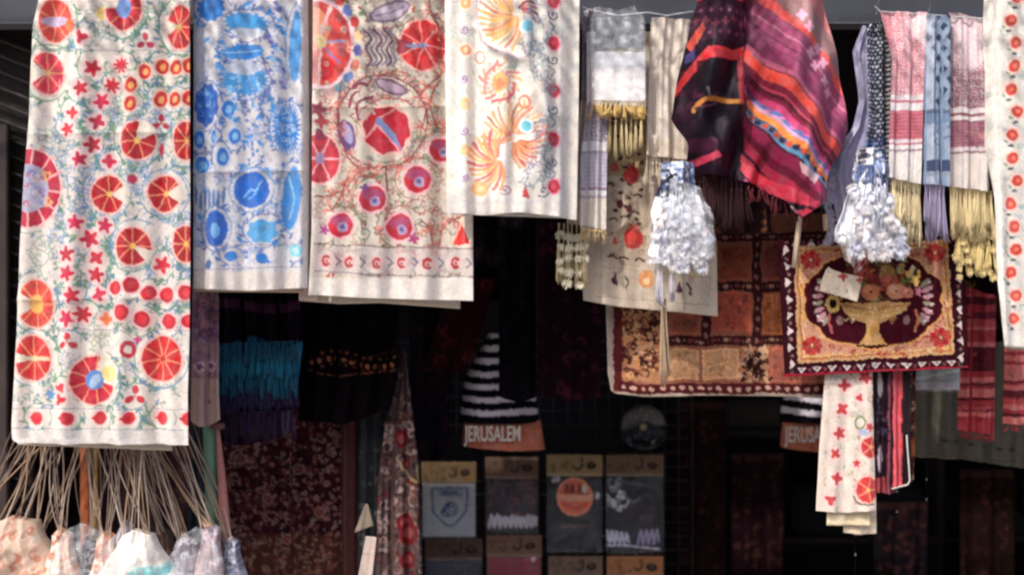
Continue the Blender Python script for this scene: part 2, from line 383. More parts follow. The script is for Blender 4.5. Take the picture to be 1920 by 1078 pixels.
# left door leaf: dark slatted shutter
sh = thing('folded_shutter', 'dark folded metal shutter at the far left edge of the stall', 'shutter', (-2.2, 4.5, 0))
t = Tubes()
d = 4.45
for i in range(46):
    y = 60+i*30
    t.add([at(-190, y-60, d), at(58, y+38, d)], .007, (150, 140, 138) if i < 6 else (70, 62, 64), sides=6, gain=.14)
t.build('slat', plain('dark enamel', (.5, .5, .5), .45), sh)
sh.children[-1].data.materials[0] = fabric('dark enamel slats', None, .5, .1, 30, .002, 0)
a = at(-220, 45, 4.48); b = at(62, 1500, 4.48)
boxmesh('panel', sh, (a[0], 4.475, .01), (b[0], 4.50, a[2]), darkwood)
a = at(-60, 235, 4.44); b = at(20, 1400, 4.44)
boxmesh('door_stile', sh, (a[0], 4.41, .01), (b[0], 4.445, a[2]), plain('brown painted board', (.045, .03, .028), .6, mott=.3))

# sun blocker added out of view, holes cut so sun lands on chosen areas
LIT = [  # areas of the display the sun reaches (photo pixels at the cloth plane)
 [(88, -90), (152, -90), (150, 60), (146, 140), (152, 262), (120, 262), (122, 140), (96, 40)],
 [(112, 60), (150, 110), (148, 250), (118, 250)],
 [(556, -90), (592, -90), (590, 160), (592, 520), (572, 540), (556, 300)],
 [(830, -90), (990, -90), (994, 30), (998, 130), (1020, 180), (1030, 220), (1012, 290), (994, 345), (985, 410), (830, 410)],
 [(1112, 95), (1212, 95), (1212, 190), (1112, 190)],
 [(1476, -90), (1545, -90), (1570, 90), (1592, 220), (1560, 250), (1520, 130)],
 [(1470, 290), (1530, 300), (1530, 372), (1470, 360)],
 [(1224, 350), (1340, 360), (1338, 505), (1224, 500)],
 [(1570, 330), (1690, 340), (1700, 470), (1570, 475)],
 [(1655, 15), (1740, 15), (1725, 75), (1690, 100)], [(1790, 20), (1848, 40), (1840, 130), (1815, 130)],
 [(1850, 40), (1890, 40), (1893, 640), (1870, 640), (1862, 300)],
]
def inpoly(x, y, P):
    ins = np.zeros(x.shape, bool); n = len(P)
    for i in range(n):
        (ax, ay), (bx, by) = P[i], P[(i+1) % n]
        if ay == by: continue
        ins ^= ((ay > y) != (by > y)) & (x < (bx-ax)*(y-ay)/(by-ay)+ax)
    return ins
h = 3.6; cs = .022
gx = np.arange(-3.9, 3.3, cs); gy = np.arange(1.35, 4.36, cs); GX, GY = np.meshgrid(gx, gy)
tt = (4.0-(GY+cs/2))/(-SUN.y); HX = GX+cs/2-SUN.x*tt; HZ = h-SUN.z*tt
PXX = HX/(K*4)+960; PYY = 539-(HZ-CZ)/(K*4)
lit = np.zeros(GX.shape, bool)
for P_ in LIT: lit |= inpoly(PXX, PYY, P_)
ny, nx = GX.shape; II, JJ = np.meshgrid(np.arange(nx), np.arange(ny)); t2 = (4.32-(GY+cs/2))/(-SUN.y); hole = (II % 2 == 0) & (JJ % 2 == 0) & (h-SUN.z*t2 < bz-.02); keep = ~np.where(lit, hole | ((II % 2 == 1) & (JJ % 2 == 1)), hole) & (tt > -.9) & (PYY < 1150)
VX, VY = np.meshgrid(np.append(gx, gx[-1]+cs), np.append(gy, gy[-1]+cs))
VZ = h+.015*np.sin(VX*3)+.01*np.sin(VY*5+VX)
idx = np.arange(VX.size).reshape(VX.shape)
F = np.stack([idx[:-1, :-1], idx[:-1, 1:], idx[1:, 1:], idx[1:, :-1]], -1)[keep]
me = rawmesh('sun_blocker', np.stack([VX, VY, VZ], -1).reshape(-1, 3), F, np.tile(lin((120, 100, 75)), (VX.size, 1)))
tag(link('sun_blocker', me, fabric('brown blocker sheet', None, .9, .5, 120, .004, 0, mott=.3)), 'unseen added sun blocker stretched high over the stall front', 'sun blocker')
# ------------------------------------------------------------------ the four big embroidered cloths
GR = [(150, 176, 160), (130, 165, 160), (160, 175, 190), (150, 160, 150)]
def paint_a(P):
    P.stems(90, 357, 200, 520, 60, [(96, 150, 196), (120, 150, 200), (110, 150, 170)], 2, 5, 8, .65)
    P.stems(30, 357, -60, 760, 110, [(120, 158, 132), (104, 150, 150), (128, 150, 176), (150, 165, 130)], 1.7, 4.4, 9, .66); P.vines(30, 357, -60, 760, 90, GR+[(110, 160, 190)], 2, 10, .6)
    P.vines(200, 357, 200, 520, 90, [(110, 160, 200), (130, 150, 200)], 2, 12, .7)
    P.vines(60, 200, 260, 420, 60, [(100, 150, 200), (120, 140, 190)], 2, 12, .7)
    P.vines(30, 357, -60, 760, 120, [(214, 190, 190), (186, 190, 170), (170, 190, 200)], 2.6, 9, .6)
    tendrils(P, motifs_a, [(104, 150, 118), (90, 140, 136), (120, 160, 130), (96, 140, 176)])
    motifs_a(P)
def motifs_a(P):
    for y in (94, 617, 765, 803): P.line([(20, y), (357, y+2)], 1.3, (140, 140, 160))
    P.line([(354, -60), (354, 830)], 1.2, (150, 150, 165), .6)
    P.pom(104, 40, 30, 40, 7, None, (226, 70, 60)); P.ell(104, 40, 26, 9, (190, 170, 200)); P.ell(130, 48, 9, 13, (240, 120, 70))
    P.star(153, 70, 14, 3, (200, 40, 70)); P.ell(193, 26, 13, 13, (235, 205, 120))
    P.pom(232, 16, 34, 40, 8, (180, 300), (200, 36, 56), core=(110, 150, 215), cr=.42)
    P.tri(273, 80, 14); P.pom(337, 52, 26, 40, 9, (160, 200), (210, 40, 56))
    P.pom(88, 138, 30, 38, 8, (150, 215), (220, 50, 80), core=(250, 190, 110))
    for x, y, r, n in [(174, 128, 15, 5), (227, 123, 15, 9), (153, 166, 14, 5), (209, 161, 14, 7), (189, 189, 15, 5), (136, 212, 12, 4), (181, 229, 14, 4), (127, 243, 13, 5), (174, 271, 15, 5),
                       (151, 299, 14, 5), (203, 303, 13, 4), (143, 418, 14, 5), (195, 423, 14, 5), (167, 448, 16, 5), (127, 476, 15, 5), (179, 483, 14, 4), (127, 512, 15, 5), (178, 515, 15, 5),
                       (137, 554, 15, 5), (184, 552, 13, 4), (127, 597, 16, 5), (155, 589, 16, 6), (302, 496, 16, 5)]:
        P.star(x, y, r*1.08, n, (P.rs.integers(192, 222), 36, P.rs.integers(50, 84)), P.rs.uniform(0, 6))
    P.star(197, 598, 13, 4, (236, 120, 60)); P.ell(250, 337, 8, 9, (196, 60, 90))
    for x, y in [(272, 135), (303, 125), (330, 127), (355, 124), (247, 160), (245, 194), (300, 186), (328, 187), (355, 185)]:
        P.ell(x, y, 15, 17, (246, 195, 170)); P.ell(x, y, 12, 14, (208, 40, 42)); P.ell(x+1, y+1, 5, 7, (250, 170, 90), 20)
    P.tri(301, 231, 13); P.tri(130, 641, 15, (205, 50, 60)); P.tri(254, 742, 16, (205, 50, 60))
    P.pom(259, 264, 33, 35, 7, (275, 340), a0=20); P.pom(351, 265, 25, 36, 8); P.ell(301, 281, 4, 13, (200, 50, 80))
    P.pom(50, 352, 62, 73, 13, None, (196, 36, 66), (240, 176, 170), (240, 196, 190), (176, 172, 196), 6, 0, .56, 4)
    P.vines(46, 84, 318, 388, 26, [(120, 140, 200), (150, 110, 150), (206, 196, 200), (200, 60, 80)], 3, 8, .8)
    P.star(84, 329, 11, 3, (240, 160, 100), .5, halo=None); P.star(88, 378, 11, 3, (240, 160, 100), 2, halo=None); P.ell(86, 330, 3, 4, (190, 60, 40)); P.ell(88, 376, 3, 4, (190, 60, 40))
    for k in range(-3, 4): P.ell(50+66*math.cos(k*.38), 352+78*math.sin(k*.38), 4, 4, (240, 170, 170))
    P.pom(203, 364, 33, 34, 7, (335, 385), a0=10); P.pom(309, 363, 31, 34, 7, (335, 390), a0=15)
    P.pom(250, 462, 33, 34, 8, (10, 50)); P.pom(350, 458, 24, 34, 8)
    P.pom(66, 570, 34, 44, 8, (150, 210), (225, 70, 56), core=(240, 180, 90), cr=.35)
    P.ell(216, 540, 12, 12, (1, 1, 1), op=.01)
    for x, y, r in [(216, 540, 13), (247, 534, 14), (278, 549, 14), (312, 553, 15), (349, 548, 14), (230, 585, 15), (266, 599, 15), (316, 603, 15), (353, 602, 12)]:
        P.ell(x, y, r+4, r+4, (246, 190, 185)); P.ell(x, y, r, r, (196, 28, 48)); P.ell(x+1, y, r*.55, r*.55, (216, 44, 56))
    P.pom(60, 672, 34, 42, 8, (165, 195), (214, 44, 46)); P.rect(36, 92, 668, 676, (220, 210, 170), .8)
    P.ring(242, 655, 11, 12, 8, (200, 40, 66)); P.star(258, 636, 9, 4, (190, 50, 110), halo=None)
    P.pom(304, 673, 38, 42, 9, None, (212, 34, 42), core=(180, 40, 40), a0=12)
    P.pom(175, 712, 42, 45, 9, (285, 375), (205, 34, 56), core=(90, 140, 205), cr=.36); P.ell(203, 701, 15, 14, (238, 212, 130)); P.ell(176, 714, 8, 14, (160, 190, 225), 30)
    P.star(116, 727, 12, 3, (208, 40, 50), 1); P.star(116, 749, 12, 3, (208, 40, 50)); P.star(94, 739, 11, 6, (90, 140, 190), halo=None)
    for i, x in enumerate((65, 127, 184, 242, 302, 353)):
        P.ell(x, 783+i % 2*1.5, 16, 15, (248, 196, 190)); P.ell(x+1, 784, 12, 12.5, (206, 36, 48)); P.poly([(x-4, 776), (x-16, 784), (x-4, 791)], (206, 36, 48))
        P.ring(x+22, 784, 8, 14, 2.4, (140, 170, 150), -60, 60)
    P.rect(0, 400, 806, 860, (214, 208, 200), .9)
    P.curve([(110, 150), (105, 230), (90, 290)], 2, (170, 180, 180)); P.curve([(48, 470), (70, 500), (90, 480), (60, 460), (80, 440)], 2, (150, 170, 160))
def edge_curl(x0, w, amt):     # selvedge rolling back at the left
    return lambda px, py, u, v: amt*np.clip((x0+w-px)/w, 0, 1)**2
A = thing('embroidered_cloth', 'longest cream cloth covered in red pomegranate rosettes, hanging at the far left', 'cloth', at(200, 830, 3.98), 'big embroidered cloths thrown over the front rail')
LA = [(-75, 78), (0, 73), (45, 60), (100, 57), (250, 51), (330, 41), (420, 35), (620, 27), (800, 17), (822, 19), (832, 27)]
cloth('front_panel', A, LA, [(-75, 356), (560, 358), (740, 354), (835, 355)], [(0, -75), (1, -75)], [(0, 826), (.04, 832), (1, 834)], 3.98, paint_a, (224, 213, 202), 1.7, .015, 3, 1, crease=(250, 560), depth=lambda px, py, u, v: .05*np.clip((80-px+(py-100)*-.03)/50, 0, 1)**1.5)
cloth('back_layer', A, [(y, x+6) for y, x in LA], [(-75, 340), (835, 322), (850, 322)], [(0, -75), (1, -75)], [(0, 834), (.4, 838), (1, 845)], 4.045, None, (220, 206, 188), 6, .003, 3, 2)

def paint_b(P):
    bl = (44, 124, 208)
    P.stems(362, 566, -60, 505, 90, [(70, 130, 205), (104, 144, 200), (110, 120, 180)], 1.6, 5, 8, .42); P.vines(362, 566, -60, 505, 130, [(110, 150, 205), (140, 130, 180), (120, 160, 170)], 1.8, 9, .4)
    P.rect(362, 388, -60, 460, (120, 150, 200), .22)
    tendrils(P, lambda M: motifs_b(M), [(60, 124, 200), (90, 130, 190), (110, 110, 170)], 1.9, 6)
    motifs_b(P)
def motifs_b(P):
    bl = (44, 124, 208)
    P.ell(395, 16, 26, 24, bl, serr=11, amp=.08)
    P.ell(462, 44, 42, 20, (60, 150, 216), 8, serr=15, amp=.1); P.ell(466, 60, 28, 8, (190, 200, 215), 5)
    P.poly([(405, 99), (430, 90), (460, 82), (488, 86), (495, 96), (490, 106), (460, 114), (430, 110)], (70, 145, 210)); P.ell(455, 98, 36, 14, (44, 130, 210), serr=26, amp=.16); P.line([(415, 99), (490, 97)], 2, (150, 200, 235))
    P.ell(459, 152, 43, 27, (62, 150, 216), 0, serr=24, amp=.11); P.ell(458, 128, 34, 12, (186, 196, 214)); P.vines(428, 490, 145, 172, 22, [(170, 210, 235)], 1.4, 6)
    P.ell(553, 86, 12, 66, (70, 150, 216), 2); P.ell(387, 197, 23, 40, (36, 100, 196), 4, serr=9, amp=.06); P.vines(370, 402, 165, 230, 14, [(110, 170, 225)], 1.6, 8)
    for x, y, rx, ry in [(429, 205, 12, 17), (439, 256, 11, 15), (419, 295, 11, 17), (373, 262, 10, 17), (402, 257, 5, 13), (379, 309, 14, 17)]:
        P.ell(x, y, rx+3, ry+3, (190, 200, 220)); P.ell(x, y, rx, ry, (40, 116, 208)); P.ell(x+1, y+1, rx*.5, ry*.5, (120, 185, 232))
    P.ell(537, 241, 24, 44, (52, 134, 212), serr=30, amp=.16); P.vines(520, 552, 205, 280, 26, [(180, 205, 230)], 1.5, 8)
    for i in range(34): P.star(P.rs.uniform(462, 512), 172+i*4.1, 4.5, 4, (90, 130, 190), P.rs.uniform(0, 3), halo=None)
    for i in range(14): P.star(P.rs.uniform(500, 540), P.rs.uniform(0, 180), 5.5, 5, (110, 110, 190), halo=None)
    P.ring(472, 356, 42, 42, 2.4, (120, 160, 200)); P.ell(472, 356, 34, 34, (34, 110, 208)); P.curve([(455, 370), (468, 356), (480, 358), (492, 340)], 3, (120, 190, 235)); P.curve([(465, 372), (480, 362)], 2.4, (120, 190, 235))
    P.ell(546, 372, 18, 60, (66, 144, 214), 6); P.curve([(540, 330), (550, 370), (540, 410)], 3, (150, 200, 230))
    P.ring(405, 429, 28, 42, 2.2, (120, 150, 190)); P.ell(405, 429, 21, 35, (36, 100, 196)); P.ell(405, 432, 8, 14, (110, 170, 228))
    P.ell(491, 434, 30, 22, (80, 164, 220), 0, serr=7, amp=.08); P.ell(488, 430, 12, 8, (70, 150, 205))
    P.ell(433, 480, 12, 9, bl); P.ell(491, 483, 11, 9, bl); P.poly([(495, 478), (512, 492), (488, 493)], bl); P.ell(392, 496, 7, 9, (70, 110, 170)); P.ell(553, 470, 13, 12, (120, 210, 225)); P.ell(553, 470, 7, 6, (190, 225, 235))
    for i in range(60):
        x, y = P.rs.uniform(366, 560), P.rs.uniform(-50, 455); a = P.rs.uniform(0, 180)
        if not any(abs(x-cx)/(rx+9)+abs(y-cy)/(ry+9) < 1.3 for cx, cy, rx, ry in [(462, 44, 42, 20), (457, 99, 38, 16), (459, 152, 43, 27), (472, 356, 36, 36), (405, 429, 22, 36), (491, 434, 30, 22), (387, 197, 23, 40), (537, 241, 24, 44), (546, 372, 18, 60), (553, 86, 12, 66)]): P.ell(x, y, 8, 3.6, (60, 140, 212), a, serr=6, amp=.1); P.ell(x+5, y+5, 5, 2.4, (110, 175, 225), a+60)
    for i in range(7): P.ell(366+i*9, 372+P.rs.uniform(-8, 8), 3, 18, (90, 120, 175))
    P.line([(362, 325), (566, 322)], 1.4, (140, 140, 160)); P.line([(362, 462), (566, 458)], 1.3, (130, 130, 150)); P.line([(362, 506), (566, 500)], 1.3, (140, 130, 140))
    P.rect(355, 590, 509, 560, (216, 206, 198))
    P.rect(567, 600, -70, 560, (236, 230, 224))
Bc = thing('embroidered_cloth', 'cream cloth embroidered all in blue leaves, discs and paisleys', 'cloth', at(460, 545, 4.0), 'big embroidered cloths thrown over the front rail')
cloth('front_panel', Bc, [(-75, 362), (560, 361)], [(-75, 574), (300, 577), (545, 574)], [(0, -75), (1, -75)], [(0, 541), (.5, 546), (1, 540)], 4.02, paint_b, (210, 206, 208), 1.7, .014, 2.4, 4, crease=(322,), depth=lambda px, py, u, v: .05*np.clip((px-562)/16, 0, 1)**2)
cloth('back_layer', Bc, [(-75, 364), (560, 364)], [(-75, 566), (560, 568)], [(0, -75), (1, -75)], [(0, 547), (1, 549)], 4.078, None, (214, 190, 168), 6, .003, 2, 5)

def paint_c(P):
    mv = (150, 120, 158); br = (150, 66, 62); red = (206, 40, 50)
    P.stems(590, 885, -60, 455, 90, [(138, 148, 110), (176, 96, 90), (130, 110, 110), (196, 110, 96)], 1.7, 4, 9, .8); P.vines(590, 885, -60, 455, 130, [(150, 155, 120), (180, 110, 105), (130, 140, 140), (196, 110, 96)], 1.9, 9, .75)
    tendrils(P, lambda M: motifs_c(M), [(140, 120, 90), (176, 70, 66), (120, 140, 110)], 2.1, 8)
    motifs_c(P)
def motifs_c(P):
    mv = (150, 120, 158); br = (150, 66, 62); red = (200, 28, 40)
    P.ell(600, 83, 66, 86, (236, 200, 208)); P.ell(600, 83, 58, 78, (220, 70, 64)); P.ell(592, 56, 24, 40, (240, 150, 110)); P.ell(602, 128, 26, 22, red)
    P.line([(600, 80), (645, 78)], 5, (160, 150, 190)); P.line([(602, 82), (636, 116)], 5, (150, 110, 170)); P.line([(600, 78), (618, 12)], 6, (245, 190, 195)); P.line([(602, 82), (598, 160)], 4, (240, 190, 190)); P.ell(601, 78, 11, 13, (242, 215, 150))
    for i, c in enumerate([(200, 70, 60), (90, 110, 185), (200, 60, 60), (240, 200, 150), (90, 100, 180), (205, 110, 90), (100, 130, 185), (110, 160, 175), (190, 150, 150)]):
        a = R(-60+i*17); P.ell(600+72*math.cos(a), 83+94*math.sin(a), 9, 11, c, math.degrees(a))
    P.rect(585, 599, -60, 500, (224, 212, 208), .35)
    P.vines(590, 885, -60, 455, 300, [(206, 160, 150), (170, 170, 150), (150, 120, 130), (214, 196, 180)], 2.6, 8, .6)
    P.ell(732, 22, 40, 18, (120, 100, 130), -18); P.ell(732, 22, 35, 14, (184, 168, 186), -18); P.line([(704, 32), (760, 14)], 2, (130, 100, 140))
    for k in range(6):
        x = 690+k*9; P.curve([(x-8, 56), (x+6+(k > 3)*2, 74), (x-2, 92), (x+8, 112), (x, 124)], 4.2, (140, 124, 152) if k % 2 else (104, 84, 110))
    P.pom(793, 86, 42, 46, 7, (165, 195), (214, 38, 44), (246, 150, 140), (246, 170, 160), (130, 130, 170), 5, 0, .12, 2.6)
    P.poly([(742, 70), (775, 80), (775, 92), (744, 102)], (150, 50, 70)); P.poly([(760, 84), (800, 84), (812, 88), (772, 92)], (140, 140, 180))
    for a in range(0, 360, 8): 
        x = 716+85*math.cos(R(a)); y = 228+86*math.sin(R(a)); P.line([(x, y), (x+7*math.cos(R(a+40)), y+7*math.sin(R(a+40)))], 3, (186, 92, 84)); P.ell(x+9*math.cos(R(a)), y+9*math.sin(R(a)), 2.6, 2.6, (226, 150, 140))
    P.ring(716, 228, 85, 86, 3.2, (140, 78, 82))
    P.ell(726, 244, 49, 49, (240, 190, 176)); P.ell(726, 244, 43, 44, (200, 30, 56), 0, serr=8, amp=.05)
    P.poly([(706, 218), (714, 224), (742, 252), (756, 284), (742, 270), (716, 246), (704, 234)], (120, 146, 196)); P.line([(704, 232), (738, 268), (754, 290)], 3, (246, 160, 170)); P.line([(712, 222), (748, 196)], 4, (235, 160, 150)); P.line([(706, 236), (684, 262)], 4, (235, 160, 160))
    P.line([(700, 214), (690, 198)], 5, (216, 190, 180)); P.line([(688, 226), (680, 214)], 4, (216, 190, 180))
    P.ell(732, 162, 34, 13, (120, 80, 110), 22); P.ell(732, 162, 29, 9, (176, 150, 170), 22); P.ell(650, 253, 16, 30, (110, 80, 140), -14); P.ell(651, 250, 9, 20, (170, 160, 200), -14)
    for pts in ([(662, 165), (678, 158), (690, 162)], [(655, 200), (660, 180), (672, 172)], [(672, 212), (674, 195), (688, 186), (700, 182)], [(674, 225), (670, 205)]): P.curve(pts, 5.5, (140, 56, 84))
    P.pom(600, 298, 36, 46, 6, None, (205, 50, 66), (240, 170, 180), (240, 186, 180), (170, 150, 190), 0, 0, .2, 3)
    P.poly([(590, 262), (596, 240), (604, 244), (612, 262)], (150, 60, 90)); P.star(598, 206, 16, 5, (160, 70, 90), halo=None); P.star(604, 228, 14, 4, (190, 70, 80), halo=None)
    for pts in ([(800, -60), (808, 20), (826, 60), (822, 110), (826, 140), (800, 166), (788, 182), (800, 200), (792, 240)], [(826, 150), (806, 190), (816, 232), (830, 240)], [(591, 368), (622, 366), (648, 352), (668, 330), (700, 314), (740, 312), (770, 296)],
                [(668, 328), (648, 340), (640, 365), (622, 392)], [(790, 412), (806, 430), (812, 460)], [(884, 402), (850, 412), (830, 430), (822, 465)], [(640, 152), (634, 190), (636, 240), (650, 290), (676, 320)], [(724, 312), (724, 400), (714, 440)]):
        P.curve(pts, 3, br)
        for (x, y) in pts[1:]:
            for k in range(5): a = P.rs.uniform(0, 6.3); P.line([(x, y), (x+11*math.cos(a), y+11*math.sin(a))], 3, (196, 104, 92)); P.ell(x+14*math.cos(a), y+14*math.sin(a), 3, 3, (226, 150, 135))
    for x, y, r in [(783, 337, 25), (699, 373, 24), (638, 422, 22), (749, 426, 25), (827, 281, 22)]:
        P.ell(x, y, r+5, r+5, (236, 180, 186)); P.ell(x, y, r, r, (196, 30, 52)); P.ell(x, y-r*.35, r*.8, r*.42, (172, 66, 110)); P.ell(x+4, y+r*.2, r*.42, r*.4, (170, 150, 185)); P.ell(x+3, y+r*.15, r*.2, r*.2, (110, 90, 150))
    P.star(776, 447, 12, 5, (186, 50, 120), halo=None); P.star(609, 432, 10, 5, (170, 70, 140), halo=None); P.star(684, 352, 9, 4, (130, 80, 140), halo=None)
    P.poly([(862, 412), (882, 456), (846, 460)], (222, 44, 40)); P.line([(846, 462), (868, 408)], 3, (250, 190, 170)); P.spiral(684, 438, 14, (120, 140, 120), 2.6); P.spiral(800, 298, 9, (130, 160, 130), 2.4)
    P.rect(588, 900, 462, 512, (206, 188, 186), .6)
    P.line([(590, 457), (720, 463), (890, 466)], 2, (110, 92, 92)); P.line([(590, 508), (700, 515), (890, 519)], 1.8, (140, 110, 140))
    for x, y in [(610, 489), (655, 491), (707, 494), (753, 493), (801, 494), (855, 494)]:
        P.ell(x, y, 13, 12, (232, 180, 176)); P.ring(x, y, 7, 8, 5, (180, 50, 56), 40, 330); P.ell(x, y+1, 2.4, 3, (160, 60, 70))
    for x, y in [(634, 489), (681, 492), (731, 492), (781, 492), (827, 493), (881, 494)]: P.line([(x-5, y-9), (x+4, y), (x-4, y+8)], 3.2, (110, 100, 130) if x > 700 else (130, 90, 110))
    P.rect(560, 900, 521, 600, (226, 216, 206))
C_ = thing('embroidered_cloth', 'olive toned cloth with red discs inside brown vine wreaths and a wide cream hem', 'cloth', at(730, 570, 4.06), 'big embroidered cloths thrown over the front rail')
cloth('front_panel', C_, [(-75, 588), (440, 586), (560, 580)], [(-75, 889), (455, 887), (600, 888)], [(0, -75), (1, -75)], [(0, 553), (.4, 560), (.8, 563), (1, 564)], 4.06, paint_c, (212, 200, 184), 1.7, .013, 3, 7, warp=1.5, crease=(200,))
cloth('side_layer', C_, [(-75, 566), (80, 577), (440, 572), (560, 560)], [(-75, 600), (600, 596)], [(0, -75), (1, -75)], [(0, 560), (1, 566)], 4.1, None, (236, 216, 206), 4, .002, 1, 8)
cloth('back_layer', C_, [(-75, 582), (500, 568), (560, 561)], [(-75, 860), (600, 863)], [(0, -75), (1, -75)], [(0, 564), (.25, 570), (.5, 568), (1, 579)], 4.125, None, (228, 212, 192), 5, .003, 3, 9)

def paint_d(P):
    og = (240, 170, 100); rd = (214, 110, 96); pk = (214, 130, 140)
    P.stems(856, 1050, -60, 340, 60, [(214, 206, 190), (226, 196, 170), (206, 200, 214), (190, 206, 196)], 1.6, 4.5, 9, .75); P.vines(850, 1050, -60, 385, 150, [(222, 222, 205), (232, 214, 200), (214, 214, 220), (200, 216, 206)], 1.6, 12, .6)
    P.line([(852, -60), (850, 380)], 1.2, (220, 224, 210)); P.line([(892, -60), (893, 330)], 1.2, (224, 220, 214)); P.line([(1056, -60), (1056, 380)], 1.2, (190, 190, 200)); P.line([(1018, -60), (1022, 340)], 1.2, (190, 195, 205)); P.line([(850, 378), (1056, 380)], 1.2, (200, 205, 215))
    for y, c in [(-40, og), (6, og), (95, (238, 150, 110)), (197, (236, 196, 140)), (282, (236, 190, 130))]: P.ell(873, y, 14, 14, (248, 226, 205)); P.ell(873, y, 10, 11, c); P.ell(873, y, 4, 5, (246, 205, 160))
    for y in (57, 150, 247, 335): P.ell(871, y, 9, 9, (226, 206, 226), op=.7); P.spiral(871, y, 8, (160, 120, 165), 2.2)
    P.ell(900, 354, 16, 14, (240, 178, 116)); P.ell(900, 354, 7, 6, (246, 205, 150)); P.spiral(947, 356, 12, (170, 110, 150), 2.6); P.poly([(984, 345), (994, 372), (978, 370)], (206, 70, 70)); P.spiral(1019, 360, 12, (90, 100, 130), 2.8)
    for y in (4, 82, 171, 263, 350): P.ell(1038, y, 15, 17, (232, 176, 186)); P.ell(1038, y, 11, 13, (200, 40, 70)); P.ell(1036, y, 4, 5, (216, 80, 90))
    for y in (29, 113, 208, 304): P.spiral(1038, y, 11, (80, 84, 110), 2.6, a0=1); P.curve([(1030, y+14), (1040, y+22), (1034, y+32)], 2.4, (100, 120, 120))
    def fan(cx, cy, a0, a1, n, r0, r1, cols, cv=.6):
        n = int(n*1.35)
        for i in range(n):
            a = R(a0+(a1-a0)*i/(n-1)); b = a+cv*.5; c = a+cv
            P.curve([(cx+r0*math.cos(a), cy+r0*math.sin(a)), (cx+(r0+r1)/2*math.cos(b), cy+(r0+r1)/2*math.sin(b)), (cx+r1*math.cos(c), cy+r1*math.sin(c))], 5.5, cols[i % len(cols)])
    cols = [(232, 160, 84), (214, 130, 96), (196, 170, 130), (232, 176, 96)]
    fan(940, 66, 150, 300, 8, 4, 30, [(236, 170, 100), (200, 190, 160)]); fan(966, 26, 60, 235, 12, 8, 68, cols); fan(970, 28, 290, 350, 3, 12, 36, [(150, 70, 80), (190, 110, 110)]); P.ell(989, 53, 15, 15, (206, 228, 236)); P.ell(989, 53, 10, 10, (110, 190, 215))
    fan(937, 156, 0, 330, 12, 24, 40, [(226, 170, 120), (190, 196, 170), (214, 130, 120)], .4); P.ell(937, 156, 15, 20, og, 20); P.ell(937, 158, 8, 12, (232, 130, 84), 20); P.curve([(908, 176), (910, 146), (926, 126), (940, 124)], 5.5, (214, 130, 130)); P.curve([(924, 190), (948, 188), (962, 174), (964, 156)], 5.5, (206, 90, 110)); P.curve([(940, 134), (955, 146), (952, 168)], 3, pk)
    P.ring(900, 107, 9, 11, 3.4, (224, 150, 130)); P.ring(983, 191, 10, 11, 4.6, (222, 130, 106)); P.ell(983, 191, 4, 5, (244, 190, 110))
    fan(966, 256, 140, 330, 13, 8, 62, [(236, 160, 110), (222, 140, 110), (214, 200, 170), (240, 180, 120), (190, 130, 90)], .5); fan(966, 262, 20, 110, 6, 8, 54, [(220, 110, 84), (236, 160, 100)], -.5)
    fan(934, 300, 50, 260, 13, 6, 56, [(236, 150, 90), (214, 110, 110), (240, 176, 110)], .6); P.ell(987, 236, 14, 14, (210, 230, 236)); P.ell(987, 236, 10, 10, (110, 195, 215))
    P.curve([(893, -40), (898, 60), (915, 88), (948, 101), (990, 112)], 3, (200, 170, 190)); P.curve([(990, 0), (998, 60), (992, 108), (1002, 150)], 2.4, (150, 160, 160)); P.curve([(886, 130), (900, 170), (906, 210)], 2, (190, 190, 160))  # first curve paints the purple drape shadow along the fold
    P.stems(1000, 1030, -40, 345, 26, [(110, 130, 160), (120, 150, 150), (140, 130, 160)], 1.8, 4.5, 6, .8); P.vines(1000, 1026, 30, 330, 30, [(140, 150, 160), (160, 170, 170)], 1.8, 9, .7)
D_ = thing('embroidered_cloth', 'short white cloth with pale orange feathery fans, half in bright sun', 'cloth', at(960, 405, 3.9), 'big embroidered cloths thrown over the front rail')
def dd(px, py, u, v):
    q = np.interp(py, [0, 110, 130, 220, 345, 410], [985, 988, 1000, 1028, 994, 985])
    f = -.035*np.exp(-((px-q)/20)**2)                            # drape ridge
    y2 = np.interp(px, [895, 915, 950, 992], [50, 84, 103, 114]); f = f-.018*np.exp(-((py-y2)/9)**2)*np.exp(-((px-940)/45)**2)
    return f+.03*np.clip((px-1050)/35, 0, 1)
cloth('front_panel', D_, [(-75, 828), (0, 834), (410, 838)], [(-75, 1088), (200, 1086), (410, 1082)], [(0, -75), (1, -75)], [(0, 400), (.3, 404), (.55, 399), (.75, 404), (1, 412)], 3.93, paint_d, (226, 218, 208), 1.7, .013, 3, 11, depth=dd, crump=.003)
cloth('back_layer', D_, [(-75, 836), (410, 846)], [(-75, 1080), (410, 1076)], [(0, -75), (1, -75)], [(0, 402), (.5, 406), (1, 410)], 3.99, None, (222, 218, 214), 6, .003, 3, 12)
